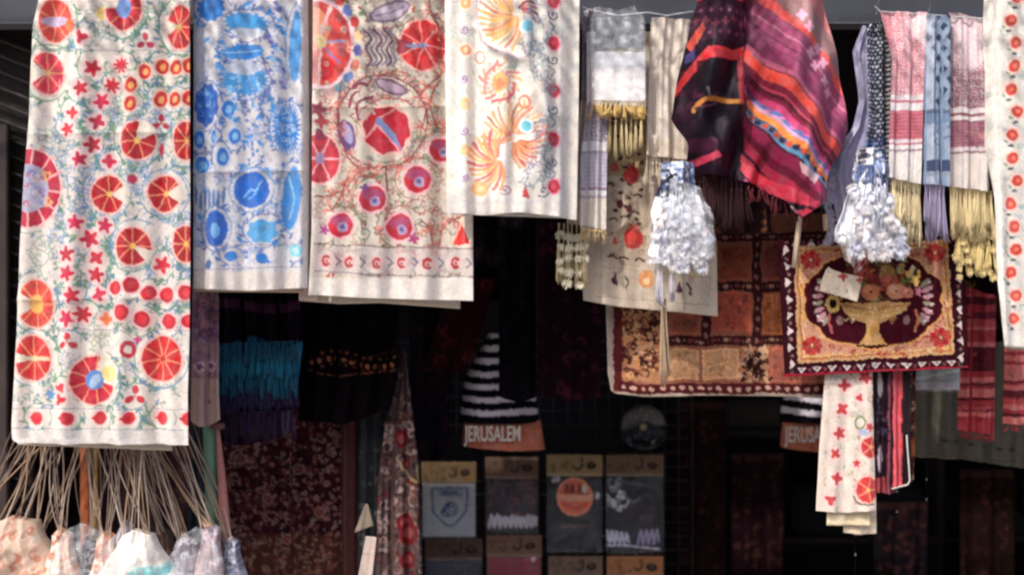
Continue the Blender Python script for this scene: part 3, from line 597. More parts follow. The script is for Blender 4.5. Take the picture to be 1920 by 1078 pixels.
# right edge cloth
def paint_r(P):
    P.line([(1866, -60), (1888, 655)], 1.2, (180, 180, 180)); P.vines(1885, 1990, -60, 600, 160, GR, 1.7, 10, .7)
    for i in range(18):
        y = -48+i*43; x = 1902+6*math.sin(i*2.3); P.ell(x, y, 13, 15, (244, 196, 180)); P.ell(x, y, 10, 11, (206, 64, 56)); P.ell(x+1, y, 4, 4, (236, 120, 80)); P.ell(x-4, y+20, 5, 3, (90, 90, 90))
        P.ell(x-12, y+12, 4, 2, (120, 150, 120), 40)
    for i in range(8): P.pom(1965, -20+i*88, 28, 32, 7, (320, 370))
    P.rect(1850, 2010, 622, 700, (222, 216, 206))
Rr = thing('embroidered_cloth', 'white cloth with a column of small red flowers at the right edge of the view', 'cloth', at(1920, 655, 3.95), 'big embroidered cloths thrown over the front rail')
cloth('front_panel', Rr, [(-75, 1862), (0, 1856), (58, 1853), (140, 1858), (265, 1857), (370, 1869), (520, 1872), (655, 1882)], [(-75, 2010), (700, 2010)], [(0, -75), (1, -75)], [(0, 648), (1, 662)], 3.95, paint_r, (216, 210, 200), 1.8, .008, 2, 14, depth=lambda px, py, u, v: .05*np.clip((1886-px)/26, 0, 1)**2)
cloth('back_layer', Rr, [(-75, 1868), (655, 1886)], [(-75, 2004), (700, 2004)], [(0, -75), (1, -75)], [(0, 652), (1, 668)], 3.98, None, (220, 210, 194), 6, .006, 3, 15)
# ------------------------------------------------------------------ scarves and hangings in the middle depth
def hook(name, px, py0, py1, d, label, cat='hook', col=(90, 90, 95)):
    t = Tubes(); t.add([at(px-4, py0+6, d), at(px-2, py0, d), at(px, py0-4, d+.01)] + [at(px+3*math.sin(i), py0+(py1-py0)*i/6, d+.012*i) for i in range(1, 7)], 1.3*K*d, col, sides=6)
    o = t.build(name, WIRE); return tag(o, label, cat, 'wire hooks on the beam')
WIRE = fabric('galvanised wire', None, .35, .05, 30, .002, 0, spec=.6)
def checks(P, x0, x1, y0, y1, col, p=7.0, op=.9, rr=.30):
    def f(x, y):
        u = (x+y)/p; v = (x-y)/p; a = np.maximum(np.abs(u % 1-.5), np.abs(v % 1-.5)) < .5-rr*.5
        g = (np.sin(6.283*u)*np.sin(6.283*v) > -.05)
        return g*((x > x0) & (x < x1) & (y > y0) & (y < y1))
    P.fine(f, col, op)
def bands(P, x0, x1, tab):
    for y0, y1, c in tab: P.rect(x0, x1, y0, y1, c)

# striped poncho, the big dark bundle in the middle
def paint_j(P):
    dk = (44, 20, 40); rdd = (226, 50, 56)
    P.rect(1200, 1397, -80, 450, (36, 14, 32))
    P.vines(1262, 1400, -60, 320, 120, [(60, 20, 46), (24, 10, 24), (84, 30, 56)], 4, 12, .6)
    P.rect(1240, 1420, -80, -22, (60, 24, 50)); P.poly([(1250, -8), (1420, -8), (1420, 8), (1250, 12)], rdd)
    P.rect(1240, 1425, 22, 84, (66, 26, 52), .8)
    for x in range(1300, 1425, 17): P.star(x, 50+4*math.sin(x), 8, 4, (120, 54, 70), halo=None); P.star(x+8, 30, 4, 4, (140, 80, 110), halo=None); P.star(x+8, 70, 4, 4, (140, 60, 90), halo=None)
    P.poly([(1262, 170), (1290, 128), (1320, 96), (1370, 98), (1400, 88), (1440, 90), (1440, 112), (1400, 108), (1370, 116), (1322, 118), (1296, 144), (1268, 182)], rdd)
    P.poly([(1283, 90), (1312, 50), (1318, 62), (1292, 104)], (220, 80, 60)); P.poly([(1282, 108), (1300, 96), (1298, 116), (1282, 124)], (80, 70, 130))
    P.rect(1302, 1392, 120, 180, (22, 14, 26), .9)
    P.curve([(1298, 212), (1308, 196), (1330, 190), (1380, 196), (1400, 194)], 8, (205, 130, 44)); P.curve([(1302, 206), (1320, 204), (1340, 198)], 3, (110, 60, 90)); P.curve([(1320, 172), (1324, 184)], 5, (120, 110, 120))
    P.rect(1380, 1396, 110, 200, (190, 36, 60), .7); P.rect(1300, 1392, 206, 262, (26, 14, 30), .8); P.rect(1390, 1396, -60, 330, (26, 10, 24), .8)  # last rect paints the dark of the crease between the lobes
    P.rect(1290, 1340, 262, 286, (90, 30, 66), .6); P.poly([(1290, 304), (1340, 286), (1350, 296), (1296, 316)], (214, 50, 84))
    P.rect(1398, 1432, 104, 124, (150, 120, 140)); P.rect(1400, 1430, 128, 140, (190, 40, 60)); P.rect(1402, 1418, 166, 186, (210, 44, 60))
    # right lobe: woven bands running down to the right
    def band(o0, o1, col, x0=1395, op=1, ang=46, wob=0):
        ca, sa = math.cos(R(ang)), math.sin(R(ang))
        def f(x, y):
            s = -(x-1415)*sa+(y-199)*ca+3*np.sin((x+y)*.02); return np.clip((np.minimum(s-o0, o1-s))/1.5+.5, 0, 1)*(x > x0+3*np.sin(y*.1))
        P.fine(f, col, op)
    band(-400, -150, (206, 120, 120)); band(-190, -150, (150, 120, 120), op=.8); band(-150, -136, (240, 90, 84)); band(-136, -92, (168, 72, 112)); band(-120, -117, (210, 120, 150)); band(-104, -102, (110, 40, 80)); 
    band(-92, -66, (146, 54, 96)); band(-70, -62, (190, 90, 120)); band(-60, -43, (234, 74, 58)); band(-43, -20, (132, 28, 58)); band(-34, -31, (200, 60, 90)); band(-30, -26, (90, 20, 40)); band(-20, -9, (216, 60, 120), op=.9)
    band(-9, -3, (90, 110, 180)); band(-3, 3, (196, 150, 190)); band(3, 14, (236, 130, 44)); band(14, 20, (60, 110, 130)); band(20, 26, (90, 150, 190)); band(30, 46, (150, 26, 74)); band(46, 58, (110, 18, 50)); band(58, 72, (170, 30, 66)); band(72, 78, (50, 14, 30)); band(78, 92, (176, 34, 64)); band(92, 130, (104, 18, 44)); band(130, 190, (84, 14, 36))
    ca, sa = math.cos(R(46)), math.sin(R(46))
    P.fine(lambda x, y: ((x > 1395) & (x < 1470) & (y < 190)) * np.clip(1-(x-1395-(190-y)*.0)/60, 0, 1)*(((-(x-1415)*sa+(y-199)*ca) < -66) | ((-(x-1415)*sa+(y-199)*ca) > -34)), (60, 22, 46), .9)  # crease shading painted as a dark fade into the right lobe
    for i in range(16):
        l = 6+i*13; x = 1415+l*ca-10*sa*0; y = 199+l*sa
        cx = x-14*sa; cy = y+18*ca; P.poly([(cx, cy), (cx+7*ca+5*sa, cy+7*sa-5*ca), (cx+12*ca-6*sa, cy+12*sa+6*ca), (cx-5*sa, cy+7*ca)], (60, 40, 70) if i % 2 else (205, 70, 40))
        P.line([(x+6*sa, y-6*ca), (x+9*sa+6, y-9*ca+6)], 3, (230, 110, 170) if i % 2 else (80, 120, 180))
    for x, y in [(1506, 110), (1522, 100), (1534, 126), (1516, 132), (1500, 66), (1486, 44), (1536, 160), (1546, 178)]: P.star(x, y, 11, 4, (232, 160, 190), halo=None)
    P.poly([(1395, 303), (1420, 318), (1460, 350), (1500, 372), (1500, 392), (1450, 372), (1412, 345), (1390, 320)], (214, 44, 72)); P.curve([(1398, 340), (1430, 372), (1480, 402)], 7, (190, 60, 130)); P.curve([(1420, 350), (1450, 380), (1490, 394)], 9, (30, 20, 34)); P.curve([(1440, 378), (1480, 398)], 4, (210, 190, 200))
    P.poly([(1478, 312), (1516, 336), (1508, 352), (1484, 330)], (236, 190, 200), .8)  # pale highlight painted on the lower right lobe
def dj(px, py, u, v):
    l = -.11*np.exp(-((px-1335)/48)**2)*(1-.4*v); r = -.16*np.exp(-((px-1490-(py-200)*.06)/52)**2)*(.7+.5*v)
    cr = .02*np.sin(px*.09+py*.03)+.012*np.sin(px*.05-py*.045+1); return l+r+cr*np.clip(v+.3, 0, 1)+.05*v**3
J = thing('striped_poncho', 'dark purple poncho with red, orange and magenta woven bands bunched up in the middle', 'poncho', at(1430, 400, 4.0))
cloth('body', J, [(-75, 1312), (0, 1306), (60, 1290), (151, 1270), (221, 1261), (271, 1291), (315, 1290), (345, 1296), (420, 1390)], [(-75, 1530), (0, 1541), (120, 1571), (239, 1594), (279, 1580), (311, 1556), (343, 1539), (383, 1536), (420, 1500)],
      [(0, -75), (1, -75)], [(0, 322), (.25, 332), (.36, 338), (.5, 345), (.68, 395), (.85, 412), (1, 380)], 4.0, paint_j, (92, 22, 52), 1.9, .008, 4, 21, SATIN, depth=dj, crump=.006, warp=.9)
fringe('fringe', J, 1300, 318, 1400, 345, 22, 95, (60, 26, 34), 4.02, 5, 1.2, 7, seed=3)
fringe('fringe', J, 1400, 345, 1520, 395, 14, 34, (110, 40, 50), 3.98, 4, 1.1, 5, seed=4)
def paint_k(P): P.vines(1285, 1460, 320, 450, 110, [(96, 56, 40), (30, 18, 20), (120, 76, 50), (60, 30, 34)], 4, 12, .7)
Kc = cloth('crumpled_scarf', None, [(300, 1296), (380, 1300), (450, 1310)], [(300, 1440), (450, 1450)], [(0, 320), (1, 330)], [(0, 425), (.5, 440), (1, 436)], 4.12, paint_k, (56, 32, 34), 2.2, .03, 3, 23, WOOL, crump=.012)
tag(Kc, 'dark brown crumpled scarf bunched under the striped poncho', 'scarf')

# ---- left of the poncho
def paint_e(P):
    checks(P, 1080, 1150, 20, 190, (120, 96, 130), 6); P.rect(1080, 1150, 150, 176, (190, 176, 190)); bands(P, 1060, 1160, [(190, 500, (222, 202, 180))])
    P.vines(1085, 1120, 20, 100, 20, [(120, 90, 120)], 2, 8)
    for y in range(210, 420, 26): P.line([(1060, y), (1150, y+1)], 1, (206, 184, 166))
Ea = thing('checked_scarf', 'narrow beige and purple checked scarf with cream tassels beside the white cloth', 'scarf', at(1085, 420, 4.1))
cloth('panel', Ea, [(15, 1092), (180, 1090), (300, 1078), (420, 1062)], [(15, 1118), (250, 1112), (420, 1096)], [(0, 22), (1, 14)], [(0, 418), (1, 424)], 4.12, paint_e, (212, 204, 206), 1.7, .01, 1.5, 25)
fringe('tassels', Ea, 1045, 418, 1100, 422, 7, 108, (226, 206, 160), 4.1, 9, 1.2, 5, .16, seed=5, sway=3)
for k in range(0): pass
t = Tubes()
rs = np.random.default_rng(3)
for x, n in ((1052, 4), (1066, 5), (1084, 5), (1098, 3)):
    for j in range(n):
        y = 440+j*22+rs.uniform(-4, 4)
        pompom(t, x+rs.uniform(-3, 3), y, 4.085, 0, rs.uniform(7, 11), 60, (246, 236, 206), rs, th=.8, va=.9)
t.build('tufts', WOOL2, Ea)
def paint_e2(P):
    checks(P, 1090, 1150, 195, 266, (110, 84, 120), 6.2)
    bands(P, 1080, 1150, [(268, 284, (224, 220, 224)), (284, 288, (160, 140, 160)), (288, 352, (200, 192, 206)), (352, 357, (160, 130, 150)), (357, 366, (226, 222, 222)), (366, 372, (190, 170, 180)), (372, 440, (228, 218, 202))])
    for y in range(290, 350, 8): P.line([(1085, y), (1150, y)], 2, (172, 160, 186), .7)
Eb = thing('checked_scarf', 'short white scarf with a lilac checked band hanging over the khaki cloth edge', 'scarf', at(1115, 430, 4.05))
cloth('panel', Eb, [(190, 1100), (300, 1088), (430, 1088)], [(190, 1140), (430, 1137)], [(0, 60), (1, 60)], [(0, 426), (1, 432)], 4.06, paint_e2, (214, 206, 210), 1.7, .008, 1.5, 27)
fringe('fringe', Eb, 1090, 424, 1136, 430, 14, 26, (224, 196, 150), 4.06, 5, 1.1, 4, seed=7)
# folded scarf in a clear bag
Fb = thing('bagged_scarf', 'folded white scarf with gold fringe inside a clear plastic bag on a hook', 'scarf', at(1160, 190, 4.02))
cloth('folded_scarf', Fb, *B4(1112, 1210, 98, 192), 4.04, lambda P: (P.rect(1100, 1220, 100, 124, (214, 216, 222)), P.line([(1112, 126), (1210, 124)], 2, (190, 190, 196))), (232, 226, 226), 2.2, .004, 1, 28, thick=.02)
fringe('fringe', Fb, 1112, 188, 1210, 190, 34, 32, (232, 196, 126), 4.03, 6, 1.3, 4, seed=8, tips=False)
fringe('tassels', Fb, 1140, 210, 1208, 206, 7, 92, (232, 210, 160), 4.05, 7, 1.2, 4, .2, seed=9, sway=2)
def dcr(s, a):
    return lambda px, py, u, v: a*vn(px, py, s, 77)+a*.6*vn(px, py, s*2.7, 78)
cloth('plastic_bag', Fb, [(8, 1126), (30, 1108), (200, 1110)], [(8, 1184), (30, 1210), (200, 1214)], [(0, 12), (.5, 20), (1, 10)], [(0, 196), (1, 200)], 4.0, None, (235, 238, 245), 3, .004, 2, 29, clear_film('thin clear film', .13, spec=.7), depth=dcr(.07, .008), thick=.012)
cloth('header_card', Fb, *B4(1116, 1206, 34, 92), 4.05, lambda P: (P.vines(1112, 1210, 30, 96, 20, [(200, 205, 210), (96, 104, 112)], 4, 14, .6)), (128, 134, 142), 2.5, .006, 2, 30)
hook('wire_hook', 1192, 14, -40, 4.02, 'bent wire hook above the clear bag with the folded white scarf')
hook('wire_hook', 1742, 26, -40, 4.02, 'bent wire hook above the blue and white checked scarf')
hook('wire_hook', 1646, 24, -40, 4.02, 'bent wire hook where the black and red checked scarves meet')
t = Tubes(); t.add([at(1092, 14, 4.0), at(1110, 20, 4.0), at(1160, 30, 3.99), at(1215, 24, 4.0), at(1250, 30, 4.02), at(1300, 22, 4.05)], 1.2*K*4, (225, 228, 235), sides=5)
tag(t.build('twine', WOOL2), 'thin pale cord strung along the beam above the bagged scarf', 'twine')
t = Tubes(); t.add([at(1640, 12, 4.0), at(1650, 22, 4.0), at(1740, 28, 4.0), at(1850, 36, 4.0), at(1862, 60, 4.0)], 1.2*K*4, (200, 200, 205), sides=5)
tag(t.build('twine', WOOL2), 'thin pale cord strung above the row of checked scarves', 'twine')
# pomegranate cloth
def paint_g(P):
    dkm = (96, 26, 40)
    P.rect(1138, 1212, 190, 330, (176, 148, 104), .9); P.rect(1140, 1216, 330, 500, (198, 176, 150), .8)
    P.vines(1140, 1212, 200, 500, 60, [(120, 96, 70), (96, 70, 60), (150, 120, 90)], 2, 9, .6)
    for i in range(26): x = P.rs.uniform(1146, 1208); y = 215+i*8.2; P.ell(x, y, 5, 3.4, (70, 36, 40), P.rs.uniform(-60, 60))
    def pomg(x, y, r, c): P.ell(x, y, r, r*1.15, c); P.poly([(x-r*.5, y-r*1.2), (x-r*.5, y-r*1.6), (x, y-r*1.25), (x+r*.5, y-r*1.6), (x+r*.5, y-r*1.1)], c); P.ell(x-r*.2, y, r*.5, r*.7, tuple(min(255, int(v*1.25)) for v in c), 20)
    pomg(1184, 328, 15, (176, 44, 40)); pomg(1152, 314, 7, (186, 80, 60)); pomg(1188, 446, 18, (190, 48, 40)); P.poly([(1146, 458), (1150, 440), (1158, 458)], (206, 80, 54)); pomg(1162, 384, 6, dkm); pomg(1180, 392, 6, dkm); pomg(1178, 290, 7, dkm)
    for x, y in [(1150, 412), (1172, 408), (1190, 400), (1148, 482), (1170, 484), (1200, 488), (1144, 346), (1196, 366)]: P.curve([(x-8, y), (x, y-3), (x+8, y+2)], 4, (86, 62, 56))
    P.line([(1120, 500), (1330, 520), (1330, 560)], 1.3, (160, 140, 120)); P.line([(1112, 555), (1330, 572)], 1.3, (160, 140, 120)); P.line([(1128, 430), (1126, 545)], 1.2, (170, 150, 130))
    P.poly([(1146, 524), (1156, 512), (1158, 538), (1150, 534)], (80, 34, 60)); P.curve([(1172, 520), (1178, 530), (1174, 540)], 4, (120, 100, 80)); P.ell(1212, 524, 13, 17, (222, 150, 90)); P.ell(1212, 526, 5, 7, (245, 200, 150))
    P.poly([(1268, 544), (1274, 526), (1282, 546), (1272, 550)], (84, 34, 76)); P.curve([(1290, 532), (1296, 540), (1294, 552)], 4.5, (100, 60, 76)); P.vines(1232, 1320, 470, 520, 16, [(150, 120, 100), (210, 190, 90)], 2, 9, .7)
Gc = thing('pomegranate_cloth', 'beige cloth printed with red pomegranates, corner hanging low beside the glossy white tassels', 'cloth', at(1220, 590, 4.16))
cloth('panel', Gc, [(60, 1142), (420, 1138), (440, 1100), (520, 1092), (560, 1094)], [(60, 1300), (420, 1335), (450, 1343), (600, 1345)], [(0, 60), (1, 60)], [(0, 563), (.25, 575), (.6, 583), (1, 593)], 4.16, paint_g, (206, 188, 166), 1.8, .01, 2.5, 31, gain=.9)
# cream scarf
def paint_h(P):
    for x in range(1222, 1296, 10): P.line([(x, 30), (x+3, 340)], 1.2, (196, 178, 160), .8)
    for y in range(50, 300, 36): P.line([(1216, y), (1300, y-2)], 1.1, (200, 180, 170), .7)
    P.rect(1210, 1300, 262, 300, (228, 206, 176), .6)
Hc = thing('cream_scarf', 'plain cream striped scarf left of the dark poncho, with a knotted fringe', 'scarf', at(1255, 300, 4.1))
cloth('panel', Hc, [(30, 1222), (200, 1214), (300, 1212)], [(30, 1296), (120, 1288), (300, 1300)], [(0, 32), (1, 38)], [(0, 292), (1, 302)], 4.1, paint_h, (226, 212, 200), 1.8, .012, 2, 33)
fringe('fringe', Hc, 1212, 292, 1290, 300, 16, 74, (228, 208, 184), 4.1, 6, 1.2, 6, .2, seed=10, sway=5)
fringe('fringe', Hc, 1222, 330, 1232, 330, 3, 150, (224, 200, 190), 4.08, 8, 1.3, 8, .1, seed=11, sway=3)
# white glossy tassel bundles
def bundle(name, label, Lt, Rt, bots, d, seed, tails, darktop):
    top, bot = Lt[0][0], max(b_[1] for b_ in bots); cx = (Lt[-1][1]+Rt[-1][1])/2; T = thing(name, label, 'scarf', at(cx, bot, d)); x0 = min(p[1] for p in Lt); x1 = max(p[1] for p in Rt)
    def pt(P):
        P.vines(x0, x1, top, bot, 90, [(196, 200, 216), (216, 220, 232), (248, 248, 250), (236, 230, 230)], 7, 30, .5)
        P.vines(x0, x1, top-10, top+darktop, 44, [(24, 30, 52), (70, 92, 140), (36, 42, 66), (150, 170, 210)], 6, 26, .8)
        for i in range(16):
            x = P.rs.uniform(x0+8, x1-8); y = P.rs.uniform(top, bot-70); P.curve([(x, y), (x+P.rs.uniform(-14, 14), y+30), (x+P.rs.uniform(-20, 20), y+64)], P.rs.uniform(2, 6), [(170, 178, 204), (250, 250, 252), (226, 226, 236)][i % 3], .6)
    cloth('gathered_cloth', T, Lt, Rt, [(0, top), (1, top)], bots, d, pt, (226, 226, 234), 1.9, .016, 2.2, seed, WOOL2,
          depth=lambda px, py, u, v: -.05*np.sin(np.pi*u)+.014*vn(px, py, .05, seed)+.004*vn(px, py, .2, seed+1), crump=.006)
    t = Tubes(); rs = np.random.default_rng(seed)
    for i in range(46):
        u = rs.uniform(.02, .98); v = 1-rs.uniform(0, .75)**1.5; y = top+(bot-top)*v; x = ip(Lt, y)*(1-u)+ip(Rt, y)*u
        if y < top+darktop: continue
        pompom(t, x, min(y, bot-8), d, -.05*math.sin(math.pi*u)-.015, rs.uniform(8, 14), 110, [(240, 240, 244), (224, 226, 240), (240, 234, 234)][i % 3], rs, th=.62, va=.93)
    for i in range(46):
        u = rs.uniform(.02, .98); v0 = rs.uniform(.1, .6); y = top+(bot-top)*v0; x = ip(Lt, y)*(1-u)+ip(Rt, y)*u; q = rs.normal(0, 7); y2 = y+rs.uniform(40, 80)
        t.add([at(x, y, d, -.05*math.sin(3.14*u)), at(x+q*.3, y*.6+y2*.4, d, -.065*math.sin(3.14*u)-.01), at(x+q, min(y2, bot), d, -.06*math.sin(3.14*u)-.012)], [.6*K*d, .9*K*d, .5*K*d], (214, 218, 234) if y > top+darktop*.6 else (90, 106, 146), sides=4)
    t.build('tufts', WOOL2, T)
    for i, (x, y0, y1) in enumerate(tails): fringe('tassel', T, x, y0, x+6, y0, 2, y1-y0, (236, 230, 236), d-.03, 12, 1.3, 6, .12, seed=seed+i, sway=3, tips=False)
    return T
bundle('gathered_scarf', 'glossy white scarf end gathered into a shiny tassel bundle over the beige pomegranate cloth', [(305, 1240), (340, 1238), (372, 1228), (400, 1219), (440, 1226), (480, 1212), (510, 1236)], [(305, 1300), (350, 1304), (380, 1314), (420, 1320), (450, 1340), (480, 1326), (510, 1330)], [(0, 476), (.2, 508), (.45, 486), (.7, 510), (1, 470)], 4.0, 41, [(1234, 495, 566), (1256, 495, 574)], 60)
fringe('tassel', COL.objects['gathered_scarf'], 1240, 560, 1248, 560, 3, 150, (206, 180, 150), 4.1, 7, 1.2, 8, .1, seed=12, sway=4)
bundle('gathered_scarf', 'blue white scarf end gathered into a fluffy bundle just above the fruit bowl tapestry', [(280, 1606), (340, 1596), (395, 1578), (430, 1562), (455, 1560), (480, 1580)], [(280, 1664), (350, 1666), (390, 1670), (420, 1688), (450, 1700), (480, 1690)], [(0, 452), (.25, 470), (.45, 462), (.7, 482), (1, 458)], 3.98, 43, [], 70)
cloth('film_wrap', COL.objects['gathered_scarf'], [(330, 1258), (430, 1250), (500, 1270)], [(330, 1300), (400, 1338), (500, 1342)], [(0, 335), (1, 350)], [(0, 490), (1, 480)], 3.93, None, (235, 238, 250), 3, .02, 3, 45, clear_film(), depth=dcr(.06, .02), thick=.004)
# ---- right group
def paint_l(P): P.vines(1550, 1640, 40, 420, 30, [(160, 156, 196), (210, 206, 232)], 3, 14, .5)
Lc = thing('lilac_scarf', 'plain lilac scarf with a puffy edge hanging behind the black checked scarf', 'scarf', at(1590, 420, 4.08))
cloth('panel', Lc, [(50, 1618), (96, 1600), (190, 1612), (240, 1600), (290, 1562), (330, 1554), (420, 1572)], [(50, 1632), (200, 1636), (300, 1622), (420, 1640)], [(0, 48), (1, 56)], [(0, 420), (1, 425)], 4.08, paint_l, (176, 172, 206), 1.9, .012, 1.5, 47, SATIN)
t = Tubes(); rs = np.random.default_rng(5)
for j in range(11):
    y = 318+j*13; x = 1556+5*math.sin(j)
    for a in range(12):
        if a < 1: pompom(t, x+rs.uniform(-2, 2), y, 4.07, 0, 10, 44, (214, 212, 236), rs)
t.build('puffy_edge', WOOL2, Lc)
def paint_n(P):
    def f(x, y):
        s = 7.6; r = np.floor(y/s); u = ((x+(r % 2)*s/2) % s)-s/2; v = (y % s)-s/2; return (2.5-np.hypot(u*1.1, v))/1.2+.5
    P.rect(1600, 1690, 40, 420, (30, 30, 46)); P.fine(lambda x, y: f(x, y)*(x < 1656-(y-40)*.01), (190, 196, 220), .95)
    P.fine(lambda x, y: ((np.abs((y % 9)-4.5) < 2)*(np.abs(x-1664) < 5))*1.0, (200, 190, 190), .8)
    P.rect(1654, 1658, 40, 340, (12, 12, 22)); P.vines(1600, 1660, 260, 420, 40, [(110, 140, 200), (190, 205, 235), (40, 60, 110)], 4, 16, .7)
Nc = thing('checked_scarf', 'black scarf with small white dots, its end running into the blue white bundle', 'scarf', at(1645, 400, 4.03))
cloth('panel', Nc, [(40, 1634), (58, 1626), (231, 1627), (300, 1612), (420, 1600)], [(40, 1652), (90, 1672), (300, 1671), (350, 1664), (420, 1690)], [(0, 44), (1, 40)], [(0, 415), (1, 430)], 4.03, paint_n, (30, 30, 46), 1.6, .014, 2, 49, depth=lambda px, py, u, v: -.02*v*v)
def paint_o(P):
    checks(P, 1640, 1750, 20, 178, (206, 70, 96), 5.6); P.rect(1640, 1672, 20, 178, (200, 70, 90), .45)
    bands(P, 1640, 1750, [(178, 188, (232, 220, 224)), (188, 193, (206, 110, 130)), (193, 208, (234, 226, 228)), (208, 262, (196, 96, 114)), (262, 268, (232, 220, 224)), (268, 272, (206, 110, 130)), (272, 280, (234, 228, 228)), (280, 284, (170, 140, 150)), (284, 350, (236, 230, 226))])
    for y in range(212, 262, 7): P.line([(1640, y), (1750, y)], 1.8, (222, 140, 156), .8)
    P.poly([(1696, 40), (1738, 26), (1734, 90), (1716, 70)], (240, 226, 226), .55)
Oc = thing('checked_scarf', 'red and white checked scarf with straw coloured fringe on the right', 'scarf', at(1695, 340, 4.0))
cloth('panel', Oc, [(20, 1650), (110, 1672), (330, 1665), (350, 1664)], [(20, 1739), (60, 1735), (180, 1729), (350, 1724)], [(0, 22), (1, 24)], [(0, 333), (1, 346)], 4.0, paint_o, (232, 214, 218), 1.6, .011, 2, 51)
fringe('fringe', Oc, 1668, 333, 1726, 346, 22, 104, (240, 220, 178), 4.0, 8, 1.3, 7, .2, seed=14, sway=7, tips=False)
def paint_p(P):
    P.rect(1728, 1756, 20, 350, (196, 206, 226), .6)
    def f(x, y):
        s = 20; r = np.floor(y/s); u = ((x+(r % 2)*s/2) % s)-s/2; v = (y % s)-s/2; return (5.4-np.abs(u*.9)-np.abs(v*.62))/1.4+.5
    P.fine(lambda x, y: f(x, y)*(y < 205)*(x > 1752), (40, 56, 84), .95); P.fine(lambda x, y: f(x, y)*(y < 100)*(x < 1756), (90, 96, 116), .6)
    bands(P, 1728, 1790, [(206, 214, (90, 110, 140)), (214, 232, (120, 144, 176)), (300, 322, (60, 76, 110)), (322, 330, (150, 160, 180))]); P.vines(1755, 1785, 232, 300, 20, [(70, 90, 130), (170, 180, 200)], 2, 7)
    P.rect(1750, 1755, 60, 345, (80, 90, 120), .7)
Pc = thing('checked_scarf', 'pale blue scarf with navy diamonds between the red and the maroon checked scarves', 'scarf', at(1760, 345, 4.0))
cloth('panel', Pc, [(20, 1738), (150, 1734), (350, 1733)], [(20, 1782), (350, 1780)], [(0, 28), (1, 30)], [(0, 345), (1, 350)], 3.99, paint_p, (150, 170, 196), 1.6, .012, 1.5, 53)
fringe('fringe', Pc, 1736, 345, 1772, 348, 14, 98, (178, 166, 196), 3.99, 8, 1.3, 6, .15, seed=15, sway=5, tips=False)
def paint_q(P):
    checks(P, 1770, 1870, 20, 202, (150, 90, 110), 6.2); P.poly([(1782, 30), (1850, 40), (1846, 110), (1812, 150), (1786, 60)], (230, 206, 212), .6)
    checks(P, 1770, 1870, 128, 202, (120, 50, 74), 5.2, .75)
    bands(P, 1770, 1870, [(202, 212, (224, 212, 210)), (212, 218, (150, 90, 100)), (218, 226, (226, 216, 212)), (226, 232, (150, 90, 110)), (232, 276, (158, 98, 110)), (276, 284, (222, 206, 206)), (284, 288, (150, 110, 120)), (288, 370, (224, 212, 204))])
    for y in range(236, 276, 6): P.line([(1770, y), (1870, y)], 1.6, (190, 130, 146), .7)
    P.vines(1786, 1856, 238, 272, 14, [(200, 140, 120), (120, 60, 90)], 2, 8)
Qc = thing('checked_scarf', 'pink and maroon checked scarf with long golden fringe, last one before the right edge', 'scarf', at(1820, 355, 4.0))
cloth('panel', Qc, [(20, 1781), (360, 1780)], [(20, 1846), (41, 1847), (290, 1858), (370, 1858)], [(0, 24), (.5, 28), (1, 42)], [(0, 350), (1, 362)], 4.01, paint_q, (226, 208, 208), 1.6, .01, 2, 55)
fringe('fringe', Qc, 1782, 350, 1858, 358, 27, 92, (240, 218, 168), 4.01, 8, 1.3, 7, .25, seed=16, sway=7, tips=False)
fringe('tassels', Qc, 1792, 420, 1866, 430, 9, 90, (240, 214, 150), 4.03, 12, 1.4, 7, .2, seed=17, sway=6)
t = Tubes(); rs = np.random.default_rng(55)
for i in range(22): pompom(t, rs.uniform(1790, 1868), rs.uniform(440, 518), 4.02, 0, rs.uniform(6, 9), 60, (240, 216, 156), rs, th=.8)
t.build('tufts', WOOL2, Qc)
# clothes pegs
def peg(x0, y0, x1, y1, d, label):
    T = thing('clothes_peg', label, 'clothes peg', at(x0, y0, d), 'wooden pegs under the poncho')
    m = plain('pale peg wood', (.62, .47, .33), .6, bump=.2)
    for s in (-1, 1):
        t = Tubes(); t.add([at(x0, y0, d, s*.005), at((x0+x1)/2, (y0+y1)/2, d, s*.003), at(x1, y1, d, s*.005)], [4.2*K*d, 5*K*d, 4.4*K*d], sides=4); t.build('jaw', m, T)
    t = Tubes(); c = ((x0+x1)/2, (y0+y1)/2); t.add([at(c[0]-5, c[1], d), at(c[0]+5, c[1], d)], 2.4*K*d, sides=6); t.build('spring', MATS['worn steel'], T)
peg(1500, 405, 1489, 502, 3.98, 'long pale wooden peg clipped at the top left corner of the fruit bowl tapestry')
peg(1547, 402, 1549, 432, 4.0, 'short pale wooden peg hanging right of the long peg')
